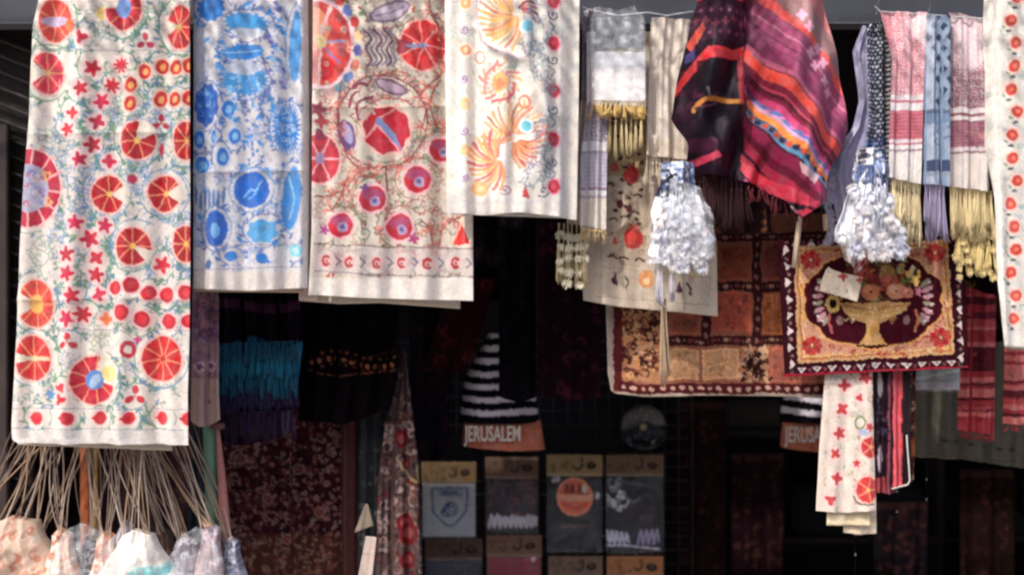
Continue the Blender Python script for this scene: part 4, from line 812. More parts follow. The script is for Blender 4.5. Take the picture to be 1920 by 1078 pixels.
# fruit bowl tapestry
def paint_m(P):
    dk = (58, 12, 26); cr = (232, 206, 200); go = (222, 168, 112)
    O = [(1459, 447), (1806, 440), (1815, 690), (1472, 706)]
    def bil(u, v):
        a = np.array(O, float); p = (1-u)*(1-v)*a[0]+u*(1-v)*a[1]+u*v*a[2]+(1-u)*v*a[3]; return float(p[0]), float(p[1])
    P.rect(1440, 1830, 430, 720, dk)
    n = 11
    for i in range(n):
        f = (i+.5)/n
        for (u, v, h) in ((f, .04, 0), (f, .955, 0)):
            x, y = bil(.05+.9*u, v); P.poly([(x-9, y-5*(1 if v > .5 else -1)), (x+9, y-5*(1 if v > .5 else -1)), (x, y+6*(1 if v > .5 else -1))], cr); P.ell(x+15, y, 3, 4, (130, 60, 74)); P.ell(x, y-2, 3, 2, (110, 120, 110))
    for i in range(8):
        f = (i+.5)/8
        for u in (.042, .962):
            x, y = bil(u, .03+.94*f); P.poly([(x-5, y-9), (x-5, y+9), (x+6, y)] if u < .5 else [(x+5, y-9), (x+5, y+9), (x-6, y)], cr); P.ell(x, y+15, 3, 4, (60, 84, 80)); P.ell(x, y-15, 2.4, 3, (170, 100, 100))
    P.line([bil(0, .99), bil(1, .99)], 5, (170, 24, 50))
    P.poly([(1488, 463), (1778, 449), (1789, 663), (1496, 681)], go); P.poly([(1493, 468), (1773, 455), (1784, 658), (1501, 676)], (196, 120, 70)); P.poly([(1498, 472), (1769, 459), (1780, 654), (1505, 671)], (238, 190, 110)); P.poly([(1501, 475), (1766, 462), (1777, 651), (1508, 668)], (216, 148, 116))
    P.vines(1503, 1775, 464, 664, 320, [(180, 44, 44), (238, 196, 150), (166, 40, 50), (230, 170, 130)], 2, 9, .8)
    for x, y in [(1520, 487), (1752, 474), (1522, 648), (1762, 633)]:
        for k in range(9): a = k*.7; P.ell(x+14*math.cos(a), y+12*math.sin(a), 7, 5.5, (186, 30, 40) if k % 2 else (206, 64, 52), k*40)
        P.ell(x, y, 7, 6, (160, 30, 40)); P.ell(x, y, 3, 3, (240, 190, 120))
    pts = []; pts2 = []
    for a in range(0, 360, 5):
        s = 1+.075*abs(math.sin(R(a)*5)); x = 1637+123*s*math.cos(R(a)); y = 562+84*s*math.sin(R(a))+(-12 if abs(a-270) < 20 else 0); pts.append((x, y)); pts2.append((1637+(x-1637)*1.045, 562+(y-562)*1.06))
    P.poly(pts2, (238, 176, 92)); P.poly([(1637+(x-1637)*1.02, 562+(y-562)*1.025) for x, y in pts], (120, 40, 40)); P.poly(pts, (70, 8, 26))
    for s in (-1, 1):
        for k in range(7):
            a = R(-40+k*17); x = 1637+s*(78+26*math.cos(a)); y = 560+46*math.sin(a); P.ell(x, y, 10, 4.5, (216, 150, 160) if k % 3 else (170, 160, 130), s*(-40+k*17)); P.ell(x+s*6, y, 3, 2, (246, 220, 220))
        P.curve([(1637+s*80, 580), (1637+s*84, 600), (1637+s*76, 622)], 5, (190, 90, 90) if s < 0 else (206, 120, 84)); P.ell(1637+s*62, 600, 7, 9, (150, 110, 110)); P.star(1637+s*86, 545, 9, 5, (216, 120, 140), halo=None)
    P.poly([(1700, 510), (1712, 498), (1718, 506), (1700, 530), (1684, 542)], (226, 200, 150)); P.curve([(1702, 528), (1720, 500)], 4, (60, 50, 30))
    for i in range(26): P.ell(P.rs.uniform(1696, 1722), P.rs.uniform(508, 536), 3.6, 3.6, (236, 190, 90)); 
    P.ell(1640, 528, 62, 42, (110, 50, 36)); P.vines(1584, 1700, 492, 560, 50, [(196, 80, 50), (216, 160, 80), (110, 120, 60), (70, 20, 26)], 4, 9, .85)
    for x, y, r, c in [(1600, 540, 20, (206, 90, 60)), (1632, 546, 24, (226, 130, 80)), (1668, 528, 22, (190, 80, 56)), (1680, 546, 24, (232, 150, 110)), (1620, 512, 18, (200, 70, 56)), (1664, 508, 17, (176, 130, 70)), (1640, 522, 14, (150, 40, 44)), (1700, 548, 16, (222, 130, 96)), (1648, 494, 12, (120, 100, 60)), (1688, 506, 11, (170, 150, 90))]:
        r *= .74; P.ell(x, y, r, r*.85, c); P.ell(x-r*.25, y-r*.2, r*.5, r*.4, tuple(min(255, v+30) for v in c)); P.ell(x+r*.1, y, r*.14, r*.14, (80, 30, 30))
    P.poly([(1576, 568), (1706, 566), (1698, 582), (1672, 596), (1650, 606), (1648, 622), (1664, 646), (1609, 648), (1626, 624), (1624, 608), (1600, 598), (1584, 584)], (222, 166, 92))
    P.curve([(1578, 572), (1640, 580), (1704, 570)], 3, (180, 116, 60)); P.curve([(1590, 588), (1640, 596), (1690, 586)], 2.4, (240, 196, 120)); P.vines(1590, 1690, 574, 600, 20, [(190, 130, 70), (244, 206, 140)], 1.8, 6, .8)
    P.line([(1609, 650), (1664, 648)], 3, (30, 6, 16)); P.ring(1562, 569, 11, 12, 7, (236, 190, 96)); P.ell(1562, 569, 6, 7, (30, 24, 20))
M_ = thing('fruit_bowl_tapestry', 'small tapestry mat of a golden fruit bowl in a dark scalloped medallion', 'tapestry', at(1640, 700, 4.12))
cloth('panel', M_, [(440, 1458), (706, 1472)], [(440, 1806), (690, 1816), (706, 1816)], [(0, 448), (1, 440)], [(0, 706), (1, 689)], 4.12, paint_m, (58, 12, 26), 1.5, .004, 1.5, 61, WOOL, thick=.008, gain=.85, warp=1.8, grain=.08)
# the floral tag or scarf ends over it
def paint_t(P):
    P.star(1580, 519, 10, 4, (190, 50, 50), halo=None); P.star(1614, 526, 7, 4, (190, 50, 60), halo=None); P.vines(1550, 1620, 500, 560, 12, [(150, 160, 130), (220, 190, 180)], 1.6, 8)
tg = cloth('fabric_tag', None, [(500, 1552), (530, 1540), (565, 1538)], [(500, 1560), (520, 1618), (565, 1608)], [(0, 506), (.2, 500), (1, 518)], [(0, 545), (1, 566)], 4.06, paint_t, (226, 208, 182), 1.8, .003, 1, 62)
tag(tg, 'cream folded cloth tag with a small red bow motif in front of the fruit bowl', 'cloth tag')
def paint_t2(P):
    P.pom(1626, 492, 13, 14, 5, None, (190, 40, 56)); P.vines(1560, 1650, 440, 520, 26, [(150, 120, 110), (190, 170, 150), (200, 70, 70)], 2, 8)
tg = cloth('floral_scarf_end', None, [(430, 1566), (520, 1598)], [(430, 1640), (480, 1640), (515, 1612)], [(0, 430), (1, 430)], [(0, 488), (.5, 512), (1, 500)], 4.07, paint_t2, (222, 206, 200), 1.8, .008, 2, 63)
tag(tg, 'pale floral scarf end with one red rosette peeking out below the fluffy bundle', 'scarf')
# ------------------------------------------------------------------ hangings further back
def paint_kl(P):
    br = (150, 84, 60); dk = (62, 22, 26); og = (180, 130, 90)
    P.rect(1100, 1600, 400, 760, (150, 88, 64)); P.rect(1130, 1150, 400, 760, (170, 150, 136)); P.rect(1150, 1167, 400, 735, (96, 30, 34))
    P.rect(1167, 1240, 560, 716, (186, 126, 82)); P.vines(1170, 1236, 560, 714, 110, [dk, (110, 50, 40), (40, 20, 24), (214, 160, 110)], 3.2, 9, .85)
    for (x0, x1, y0, y1, c) in [(1348, 1408, 460, 526, (140, 66, 46)), (1432, 1600, 460, 526, (132, 62, 52)), (1256, 1314, 588, 628, (150, 80, 58)), (1334, 1406, 548, 622, (166, 74, 52)), (1430, 1600, 550, 628, (168, 92, 48)), (1244, 1312, 654, 712, (186, 136, 92)), (1318, 1384, 654, 712, (190, 138, 94)), (1445, 1600, 652, 716, (170, 92, 74))]:
        P.rect(x0, x1, y0, y1, tuple(min(255, int(v*1.15)) for v in c)); P.rect(x0+4, x1-4, y0+4, y1-4, c); P.vines(x0+6, x1-6, y0+6, y1-6, int((x1-x0)*(y1-y0)/260), [tuple(int(v*.72) for v in c), tuple(min(255, int(v*1.2)) for v in c)], 2.4, 8, .7)
    for y0, y1, x0 in [(436, 452, 1240), (528, 546, 1240), (630, 648, 1240)]:
        P.rect(x0, 1600, y0, y1, dk)
        for x in range(x0+10, 1600, 22): P.ell(x, (y0+y1)/2, 5, 3.4, (170, 120, 100) if (x//22) % 2 else (120, 50, 50)); P.ell(x+11, (y0+y1)/2, 2, 2, (150, 100, 80))
    for x0, x1, y0, y1 in [(1410, 1428, 430, 640), (1316, 1332, 580, 640)]:
        P.rect(x0, x1, y0, y1, dk)
        for y in range(y0+8, y1, 20): P.ell((x0+x1)/2, y, 3.4, 5, (150, 96, 84))
    P.rect(1387, 1442, 650, 716, (176, 116, 80)); P.vines(1389, 1440, 652, 714, 60, [dk, (40, 20, 24), (220, 170, 130)], 3.4, 9, .9)
    P.rect(1160, 1600, 719, 738, (84, 22, 28))
    for i, x in enumerate(range(1170, 1600, 18)): P.ell(x, 728+i % 2, 4.6, 4, (206, 160, 140))
    P.rect(1120, 1600, 738, 760, (176, 156, 140))
Kl = thing('patchwork_tapestry', 'brown and orange patchwork tapestry with dark dotted borders behind the fruit bowl mat', 'tapestry', at(1350, 745, 4.3))
cloth('panel', Kl, [(400, 1134), (574, 1136), (700, 1140), (732, 1146), (745, 1164)], [(400, 1580), (760, 1580)], [(0, 400), (1, 400)], [(0, 738), (.1, 744), (.5, 741), (1, 746)], 4.28, paint_kl, (150, 88, 64), 1.8, .007, 3, 71, WOOL, warp=2.4, gain=1.0, grain=.08)
for px in (1200, 1540):
    t = Tubes(); t.add([at(px, 402, 4.28), at(px, 20, 4.28)], .002, (120, 110, 100), sides=4); t.build('suspension_cord', WOOL2, Kl)
# folded floral scarf and striped scarf under the fruit bowl mat
def paint_s(P):
    for x0, y0, x1, y1 in [(1592, 690, 1580, 960), (1614, 690, 1605, 960)]: P.line([(x0, y0), (x1, y1)], 1.6, (206, 190, 176))
    P.vines(1540, 1640, 690, 960, 80, [(150, 160, 130), (210, 190, 170), (180, 120, 110)], 1.6, 8, .8)
    for i, (x, y, r) in enumerate([(1584, 722, 13), (1622, 706, 14), (1580, 766, 13), (1612, 746, 8), (1575, 812, 13), (1566, 850, 11), (1606, 868, 8), (1570, 896, 13), (1557, 936, 11), (1630, 800, 8)]):
        P.star(x, y, r, [4, 5, 4, 3, 5][i % 5], (206, 50, 52), i*1.1)
    P.pom(1632, 838, 18, 20, 5, None, (206, 40, 52)); P.pom(1626, 917, 20, 24, 5, None, (214, 40, 44)); P.ring(1612, 792, 9, 12, 3, (120, 140, 90)); P.ell(1620, 810, 10, 6, (170, 180, 206))
    P.curve([(1600, 930), (1612, 944), (1640, 945)], 3, (90, 90, 70)); P.line([(1636, 690), (1640, 830)], 3, (90, 50, 56))
Sc = thing('floral_scarf', 'folded white scarf with red flowers hanging below the fruit bowl mat', 'scarf', at(1590, 1000, 4.15))
cloth('front_fold', Sc, [(690, 1548), (840, 1536), (960, 1530)], [(690, 1636), (960, 1643)], [(0, 690), (1, 690)], [(0, 957), (.5, 962), (1, 956)], 4.15, paint_s, (226, 208, 192), 1.7, .006, 1.5, 73)
cloth('middle_fold', Sc, [(690, 1560), (985, 1550)], [(690, 1632), (990, 1632)], [(0, 690), (1, 690)], [(0, 984), (1, 986)], 4.17, lambda P: P.vines(1550, 1640, 955, 990, 8, [(190, 170, 140)], 1.6, 6), (230, 210, 170), 4, .004, 1, 74)
cloth('back_fold', Sc, [(690, 1586), (1005, 1582)], [(690, 1640), (1005, 1644)], [(0, 690), (1, 690)], [(0, 998), (.5, 1002), (1, 1000)], 4.19, lambda P: P.vines(1584, 1640, 962, 1000, 16, [(190, 170, 140), (210, 150, 110)], 1.6, 6), (230, 210, 178), 3, .004, 1, 75)
def paint_st(P):
    bands_ = [(1636, 1664, (34, 16, 26)), (1664, 1674, (30, 10, 24)), (1674, 1692, (226, 84, 96)), (1692, 1712, (30, 12, 20))]
    for x0, x1, c in bands_: P.rect(x0, x1, 680, 940, c)
    P.ell(1651, 720, 5, 22, (206, 190, 190)); P.ell(1651, 860, 6, 26, (206, 176, 190)); P.rect(1640, 1662, 895, 930, (170, 60, 66)); P.rect(1664, 1668, 700, 930, (140, 60, 80)); P.vines(1642, 1662, 740, 840, 20, [(70, 56, 80), (20, 10, 20)], 3, 7)
St = thing('striped_scarf', 'narrow black scarf with a coral stripe right beside the folded floral scarf', 'scarf', at(1668, 925, 4.17))
cloth('panel', St, [(685, 1636), (925, 1640)], [(685, 1706), (905, 1706), (930, 1694)], [(0, 685), (1, 685)], [(0, 922), (.5, 926), (1, 905)], 4.18, paint_st, (30, 12, 20), 1.8, .012, 2, 76, SATIN)
def paint_s2(P):
    P.vines(1694, 1720, 700, 900, 60, [(170, 80, 40), (120, 40, 40), (60, 30, 30), (190, 150, 120)], 3, 8); P.ell(1706, 840, 9, 18, (206, 120, 50))
s2 = cloth('patterned_scarf', None, [(690, 1698), (905, 1698)], [(690, 1718), (905, 1712)], [(0, 690), (1, 690)], [(0, 912), (1, 900)], 4.21, paint_s2, (70, 24, 34), 2, .006, 1, 77)
tag(s2, 'thin dark red and orange patterned scarf behind the coral striped scarf', 'scarf')
t = Tubes(); t.add([at(1700, 815, 4.16), at(1706, 900, 4.16), at(1702, 908, 4.16), at(1672, 916, 4.16)], 1.6*K*4.2, (214, 206, 196), sides=5); t.build('white_piping', WOOL2, St)
# clear packet and the beige cloth far right
pk_ = thing('plastic_packet', 'clear plastic packet with pale cloth hanging right of the coral striped scarf', 'packet', at(1752, 732, 4.25))
cloth('folded_cloth', pk_, *B4(1706, 1800, 664, 730), 4.27, lambda P: (P.curve([(1708, 712), (1750, 704), (1798, 694)], 5, (190, 200, 180)), P.rect(1700, 1800, 716, 734, (196, 176, 190), .7)), (138, 142, 138), 2.5, .006, 1.5, 78, thick=.02)
cloth('film', pk_, *B4(1704, 1802, 660, 734), 4.245, None, (235, 238, 245), 4, .004, 2, 79, clear_film('dull plastic film', .1), depth=dcr(.07, .006))
def paint_bg(P):
    P.vines(1700, 1925, 730, 880, 60, [(120, 116, 104), (150, 140, 124), (90, 84, 80)], 2, 12, .5)
    for i in range(6): P.ell(1768+i*26, 824+i*4, 6, 3, (60, 54, 60))
    P.rect(1715, 1722, 730, 880, (120, 112, 96), .7); P.line([(1740, 850), (1915, 868)], 1.5, (90, 84, 76))
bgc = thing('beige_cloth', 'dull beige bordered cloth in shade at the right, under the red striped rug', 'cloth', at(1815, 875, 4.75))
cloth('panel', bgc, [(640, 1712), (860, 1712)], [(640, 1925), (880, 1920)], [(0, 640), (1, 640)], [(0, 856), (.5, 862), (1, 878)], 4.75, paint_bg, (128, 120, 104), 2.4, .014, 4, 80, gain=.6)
def paint_rug(P):
    y = 500
    while y < 830:
        h_ = P.rs.uniform(4, 15); c = [(190, 70, 72), (90, 26, 38), (170, 50, 58), (210, 110, 104), (110, 34, 48)][P.rs.integers(5)]; P.rect(1780, 1960, y, y+h_, c); y += h_
    P.vines(1790, 1960, 500, 810, 50, [(200, 90, 80), (60, 20, 30)], 2, 8, .5)
for i, (x0, x1, y1, lb) in enumerate([(1796, 1872, 812, 'red and maroon striped woven runner hanging beside the fruit bowl mat'), (1884, 2010, 800, 'red striped woven runner cut by the right edge of the view')]):
    T = thing('striped_runner', lb, 'runner', at((x0+x1)/2, y1, 4.4), 'red striped runners')
    cloth('panel', T, [(430, x0+4), (y1, x0)], [(430, x1), (y1, x1-6)], [(0, 430), (1, 430)], [(0, y1-6), (1, y1+4)], 4.4, paint_rug, (150, 40, 52), 2, .01, 2, 81+i, WOOL, gain=1.1)
    fringe('fringe', T, x0+3, y1-4, x1-8, y1+3, 16, 14, (150, 50, 56), 4.4, 3, 1, 3, seed=20+i, tips=False)
tt_ = cloth('crumpled_scarf', None, [(420, 1770), (560, 1800)], [(420, 1870), (560, 1880)], [(0, 425), (1, 430)], [(0, 530), (1, 560)], 4.3, lambda P: P.vines(1770, 1880, 420, 570, 50, [(120, 70, 50), (24, 14, 20), (150, 110, 60)], 3, 10), (30, 14, 20), 2.6, .02, 3, 83, WOOL)
tag(tt_, 'dark crumpled scarf behind the golden fringe at the right', 'scarf')

# ---- left background
def paint_kx(P):
    P.rect(355, 420, 540, 640, (150, 104, 130)); P.vines(360, 412, 548, 720, 90, [(190, 150, 170), (120, 60, 96), (200, 120, 130), (110, 70, 130)], 2.6, 9, .8)
    P.rect(355, 420, 708, 800, (196, 160, 148)); P.line([(358, 706), (412, 708)], 2, (130, 90, 100)); P.rect(355, 420, 640, 700, (190, 140, 140), .35); P.ell(392, 752, 5, 4, (150, 110, 100)); P.star(376, 688, 8, 5, (120, 70, 120)); P.star(396, 685, 8, 5, (130, 70, 130))
kx = cloth('pink_cloth', None, [(540, 360), (796, 356)], [(540, 410), (740, 411), (796, 414)], [(0, 530), (1, 530)], [(0, 788), (.3, 800), (.6, 798), (1, 786)], 4.2, paint_kx, (176, 130, 140), 2, .008, 1.5, 85, gain=.9)
tag(kx, 'small dusty pink patterned cloth peeking out below the blue embroidered cloth', 'cloth')
def paint_tq(P):
    P.rect(400, 580, 530, 850, (12, 8, 22)); P.fine(lambda x, y: ((y > 640+10*np.sin(x*.05)) & (y < 752+14*np.sin(x*.04+1)))*1.0, (20, 130, 170)); P.fine(lambda x, y: (y > 752+14*np.sin(x*.04+1))*1.0, (60, 22, 70))
    for x in range(410, 570, 5): P.line([(x, 650+P.rs.uniform(0, 30)), (x+P.rs.uniform(-4, 4), 740)], 2.2, [(10, 90, 130), (60, 170, 200), (14, 60, 110)][x % 3], .6)
    for x in range(410, 570, 6): P.line([(x, 560), (x+P.rs.uniform(-4, 4), 640)], 2, (40, 24, 60) if x % 4 else (70, 30, 60), .7); P.line([(x, 760), (x+P.rs.uniform(-4, 4), 830)], 2.4, (90, 40, 110), .6)
    P.curve([(420, 668), (480, 700), (560, 690)], 2, (12, 50, 80)); P.fine(lambda x, y: (np.abs(y-574-5*np.sin(x*.04)) < 9)*1.0, (110, 50, 90), .6)
tq = cloth('turquoise_shawl', None, [(540, 408), (640, 412), (830, 412)], [(540, 560), (650, 568), (760, 555), (830, 540)], [(0, 530), (1, 530)], [(0, 826), (.3, 836), (.7, 826), (1, 812)], 4.35, paint_tq, (14, 10, 24), 1.9, .02, 4, 86, WOOL, crump=.006, gain=.6, depth=lambda px, py, u, v: -.05*np.sin(np.pi*np.clip((py-600)/160, 0, 1))*(.5+.5*np.sin(px*.05)))
for j, (yy, cc, ln) in enumerate([(640, (18, 96, 130), 40), (664, (24, 130, 166), 44), (694, (16, 104, 140), 50), (724, (44, 30, 84), 44), (770, (48, 20, 60), 56)]):
    fringe('fringe_layer', tq, 412, yy+4, 560-j*2, yy-2, 46, ln, cc, 4.285+.008*j, 3, 1.3, 4, seed=300+j, tips=False, sway=3, gain=.6)
tag(tq, 'crinkled shawl with a bright turquoise band, dark at both ends', 'shawl')
def paint_bk(P):
    P.vines(560, 750, 560, 800, 60, [(8, 4, 10), (18, 8, 14)], 5, 20, .5)
    for i in range(12): x = 585+i*15; y = 680-8*math.sin(i*.6); P.ell(x, y, 5, 4, (190, 110, 60), P.rs.uniform(0, 90)); P.ell(x+6, y-14, 3, 2.4, (150, 80, 50)); P.ell(x+5, y+10, 2.6, 2, (140, 70, 60))
    P.curve([(580, 694), (640, 704), (740, 692)], 2.6, (130, 70, 50)); P.curve([(580, 668), (660, 676), (745, 656)], 2, (90, 44, 44)); P.fine(lambda x, y: ((y > 704) & (y < 800))*((np.sin(x*.9) > .4)), (16, 8, 20), .5)
bk_ = cloth('embroidered_shawl', None, [(540, 565), (800, 560)], [(540, 750), (700, 742), (800, 726)], [(0, 540), (1, 540)], [(0, 788), (.5, 796), (1, 768)], 4.5, paint_bk, (14, 6, 13), 2.2, .02, 4, 87, WOOL, gain=.8)
tag(bk_, 'near black shawl with a line of orange embroidered sprigs', 'shawl')
def paint_fr(P):
    P.vines(400, 650, 740, 1240, 2600, [(110, 60, 62), (140, 92, 84), (30, 8, 16), (80, 26, 34), (130, 104, 92), (30, 12, 20)], 2.4, 6, .85)
    for x, y in [(502, 935), (560, 880), (450, 860), (540, 1010), (430, 980), (600, 960)]: P.ring(x, y, 9, 9, 3, (130, 100, 88)); P.ell(x, y, 5, 5, (130, 50, 60))
    P.rect(400, 642, 1000, 1100, (150, 100, 60), .14); P.line([(548, 780), (548, 1110)], 3, (60, 16, 26)); P.rect(640, 664, 700, 1240, (84, 46, 46)); P.line([(646, 760), (646, 1240)], 2, (120, 80, 74)); P.rect(664, 672, 700, 1200, (60, 24, 30))
fr = thing('floral_carpet', 'dark red carpet covered in tiny pale flowers hanging behind the shawls', 'carpet', at(530, 1080, 4.7))
cloth('panel', fr, [(740, 404), (1240, 412)], [(740, 668), (1240, 672)], [(0, 745), (1, 745)], [(0, 1240), (1, 1240)], 4.7, paint_fr, (54, 14, 24), 1.8, .012, 3, 88, WOOL, gain=.9)
def paint_ps(P):
    P.vines(700, 800, 690, 1110, 260, [(190, 160, 150), (120, 50, 50), (60, 40, 46), (150, 110, 100)], 3.4, 11, .8)
    for y, r in [(822, 14), (870, 8), (980, 15), (1000, 18), (1050, 14), (900, 7)]: P.ell(760+8*math.sin(y), y, r, r*1.2, (130, 30, 40)); P.ell(760+8*math.sin(y), y, r*.5, r*.6, (170, 80, 80))
    P.curve([(745, 860), (765, 890), (775, 900), (786, 902)], 5, (196, 176, 130)); P.curve([(784, 870), (786, 898)], 5, (190, 170, 120))
ps = thing('patterned_scarf', 'grey and dark red floral scarf gathered at the top, left of the shirt packets', 'scarf', at(755, 1078, 4.55))
cloth('panel', ps, [(650, 752), (710, 746), (790, 722), (900, 708), (1240, 700)], [(650, 758), (710, 766), (860, 784), (1078, 792), (1240, 796)], [(0, 655), (1, 655)], [(0, 1240), (1, 1240)], 4.55, paint_ps, (104, 82, 80), 1.9, .016, 2.5, 89, WOOL, gain=.75)
cl = thing('dark_scarf', 'green black scarf hanging between the carpet and the grey floral scarf', 'scarf', at(690, 1000, 4.6))
cloth('panel', cl, [(700, 674), (1240, 668)], [(700, 712), (1240, 716)], [(0, 700), (1, 700)], [(0, 1240), (1, 1240)], 4.62, lambda P: P.vines(670, 720, 700, 1200, 60, [(50, 60, 60), (20, 24, 30), (90, 90, 80)], 3, 12), (28, 32, 38), 2.6, .012, 2, 90)
pt_ = cloth('paper_label', None, [(1005, 686), (1100, 668)], [(1005, 706), (1100, 696)], [(0, 1005), (1, 1007)], [(0, 1120), (1, 1120)], 4.4, lambda P: P.line([(680, 1038), (706, 1040)], 1.6, (150, 120, 110)), (206, 184, 170), 2.5, .002, 1, 91)
tag(pt_, 'narrow pale paper label standing up at the bottom, left of the grey floral scarf', 'label')
cloth('folded_corner', cl, [(945, 684), (1000, 664)], [(945, 690), (985, 700), (1000, 694)], [(0, 945), (1, 945)], [(0, 998), (1, 985)], 4.56, None, (150, 134, 120), 3, .003, 1, 92)

# dark garments in the middle of the room
def dkcloth(name, lb, x0, x1, y0, y1, d, base, cols, seed, tilt=0, gain=1.0, cat='garment'):
    o = cloth(name, None, [(y0, x0), (y1, x0-tilt)], [(y0, x1), (y1, x1-tilt)], [(0, y0), (1, y0)], [(0, y1-6), (.5, y1+4), (1, y1-4)], d, lambda P: P.vines(x0-tilt, x1, y0, y1, int((x1-x0)*(y1-y0)/500), cols, 4, 16, .5), tuple(int(v*.6) for v in base), 2.6, .012, 2, seed, WOOL, gain=gain)
    return tag(o, lb, cat)
dkcloth('dark_garment', 'deep maroon garment hanging left of the patchwork tapestry', 1010, 1126, 380, 748, 4.7, (50, 14, 34), [(80, 24, 50), (24, 8, 18)], 101)
dkcloth('dark_garment', 'near black garment hanging between the striped knit cap and the maroon garment', 935, 1004, 380, 750, 4.75, (18, 14, 26), [(34, 20, 36)], 102)
dkcloth('dark_garment', 'dark wine red garment sloping behind the hem of the red disc cloth', 850, 935, 520, 700, 4.8, (70, 12, 24), [(100, 20, 36), (40, 8, 20)], 103, 60)
dkcloth('dark_garment', 'black violet garment below the hem of the red disc cloth', 770, 850, 540, 860, 4.9, (22, 12, 30), [(44, 18, 34)], 104, 8)
dkcloth('dark_garment', 'black garment hanging behind the white cloth and the red disc cloth', 880, 960, 380, 560, 4.85, (20, 12, 20), [(34, 16, 28)], 105)
# knit caps with the city name
CORAL = fabric('coral knit', tuple(lin((190, 104, 76))), .9, .5, 160, .004)
WHITEP = plain('white flock print', (.6, .54, .48), .8)
def cap(x0, x1, yt, yb, d, lb, txt, ybr, seed):
    T = thing('striped_knit_cap', lb, 'knit cap', at((x0+x1)/2, yb, d), 'striped knit caps with lettering')
    def pc(P):
        P.rect(x0-40, x1+40, yt-10, yb, (16, 12, 22)); y = ybr-20
        while y > yt: P.fine(lambda x, yy, y=y: (np.abs(yy-y-2*np.sin(x*.05)) < 5.2)*1.0, (226, 214, 226)); y -= 24
    def bulge(px, py, u, v): return -.09*np.sin(np.pi*np.clip(u, 0, 1))**.6*(.4+.6*v)
    w_ = x1-x0
    cloth('crown', T, [(yt, x0+w_*.34), ((yt+ybr)/2, x0+w_*.06), (ybr, x0)], [(yt, x0+w_*.5), ((yt+ybr)/2, x0+w_*.85), (ybr, x1-w_*.06)], [(0, yt), (1, yt)], [(0, ybr), (1, ybr)], d, pc, (16, 12, 22), 2, .004, 2, seed, WOOL, depth=bulge, thick=.03)
    cloth('brim', T, [(ybr, x0+w_*.05), (yb, x0+w_*.02)], [(ybr, x1-w_*.05), (yb, x1)], [(0, ybr), (1, ybr-3)], [(0, yb-8), (.5, yb-3), (1, yb)], d-.012, lambda P: P.vines(x0, x1, ybr, yb, 30, [(190, 84, 60), (240, 130, 90)], 2, 8, .6), (196, 112, 84), 2, .002, 2, seed+1, WOOL, depth=bulge, thick=.03)
    cx, cy = x0+w_*.39, ybr+(yb-ybr)*.46; p = at(cx, cy, d-.108)
    text_mesh('lettering', txt, T, p, 40*K*d, WHITEP, (R(90), 0, R(2)), .001, .52)
cap(862, 1022, 625, 842, 5.0, 'striped knit cap with its whole coral brim and white lettering showing above the shirt packets', 'JERUSALEM', 790, 111)
cap(1462, 1622, 700, 846, 5.0, 'striped knit cap with a coral brim, mostly hidden behind the folded floral scarf', 'JERUSALEM', 790, 113)

# shirt packets on hooks
KR = fabric('brown header card', None, .6, .2, 60, .002, 0); FILM = clear_film('packet film', .03, rough=.3, spec=.3)
def packet(x0, x1, y0, y1, d, lb, hc, base, pf, seed):
    hc = tuple(int(v*.72) for v in hc); T = thing('shirt_packet', lb, 'shirt packet', at((x0+x1)/2, y1, d), 'hanging packets of folded printed shirts')
    h = 40
    def ph(P):
        cx = x0+(x1-x0)*.56; P.curve([(cx+6, y0+6), (cx+7, y0+20), (cx, y0+27), (cx-7, y0+22)], 3.4, (40, 22, 16)); P.ell(x1-22, y0+20, 10, 7, (24, 16, 16)); P.ell(x1-22, y0+19, 5, 3, (90, 60, 40)); P.vines(x0+6, cx-12, y0+8, y0+h-6, 14, [tuple(int(v*.7) for v in hc)], 1.8, 6, .8); P.line([(x0, y0+h-2), (x1, y0+h-2)], 3, tuple(min(255, v+30) for v in hc))
    cloth('header_card', T, *B4(x0, x1, y0, y0+h), d, ph, hc, 2, .001, 1, seed, KR, thick=.004)
    cloth('folded_shirt', T, *B4(x0+2, x1-2, y0+h+1, y1), d, pf, base, 1.9, .002, 1, seed+1, depth=lambda px, py, u, v: -.014*(np.sin(np.pi*u)*np.sin(np.pi*v))**.4, thick=.02)
    cloth('film', T, *B4(x0, x1, y0+h-6, y1+4), d-.022, None, (235, 235, 240), 6, .002, 2, seed+2, FILM, depth=dcr(.08, .003), thick=.003)
    t = Tubes(); cx = x0+(x1-x0)*.56
    t.add([at(cx, y0+8, d, -.03), at(cx, y0+12, d, -.02), at(cx, y0+8, d, .02), at(cx, y0+6, d, .16)], .0025, (120, 120, 120), sides=6); t.build('hook', WIRE, T)
    return T
def pf1(P):
    x0, y0 = 790, 905; b = (44, 66, 120)
    P.curve([(811, 915), (812, 950), (818, 966), (842, 984), (866, 968), (875, 950), (876, 914)], 3.4, b); P.line([(811, 914), (876, 914)], 3, b); P.rect(820, 868, 918, 930, (84, 100, 140), .35)
    P.ring(846, 952, 12, 12, 3.4, b); P.star(846, 952, 9, 6, b, halo=None); P.ell(846, 952, 3.4, 3.4, (190, 195, 205)); P.curve([(828, 962), (834, 950), (842, 944)], 4, b); P.curve([(832, 966), (842, 966)], 3, b)
p1 = packet(790, 893, 866, 1006, 5.45, 'white shirt packet printed with a blue shield and star', (170, 130, 84), (176, 180, 190), pf1, 121)
text_mesh('lettering', 'ISRAEL', p1, at(843.5, 924, 5.418), 12*K*5.4, plain('navy print', (.03, .06, .2), .8))
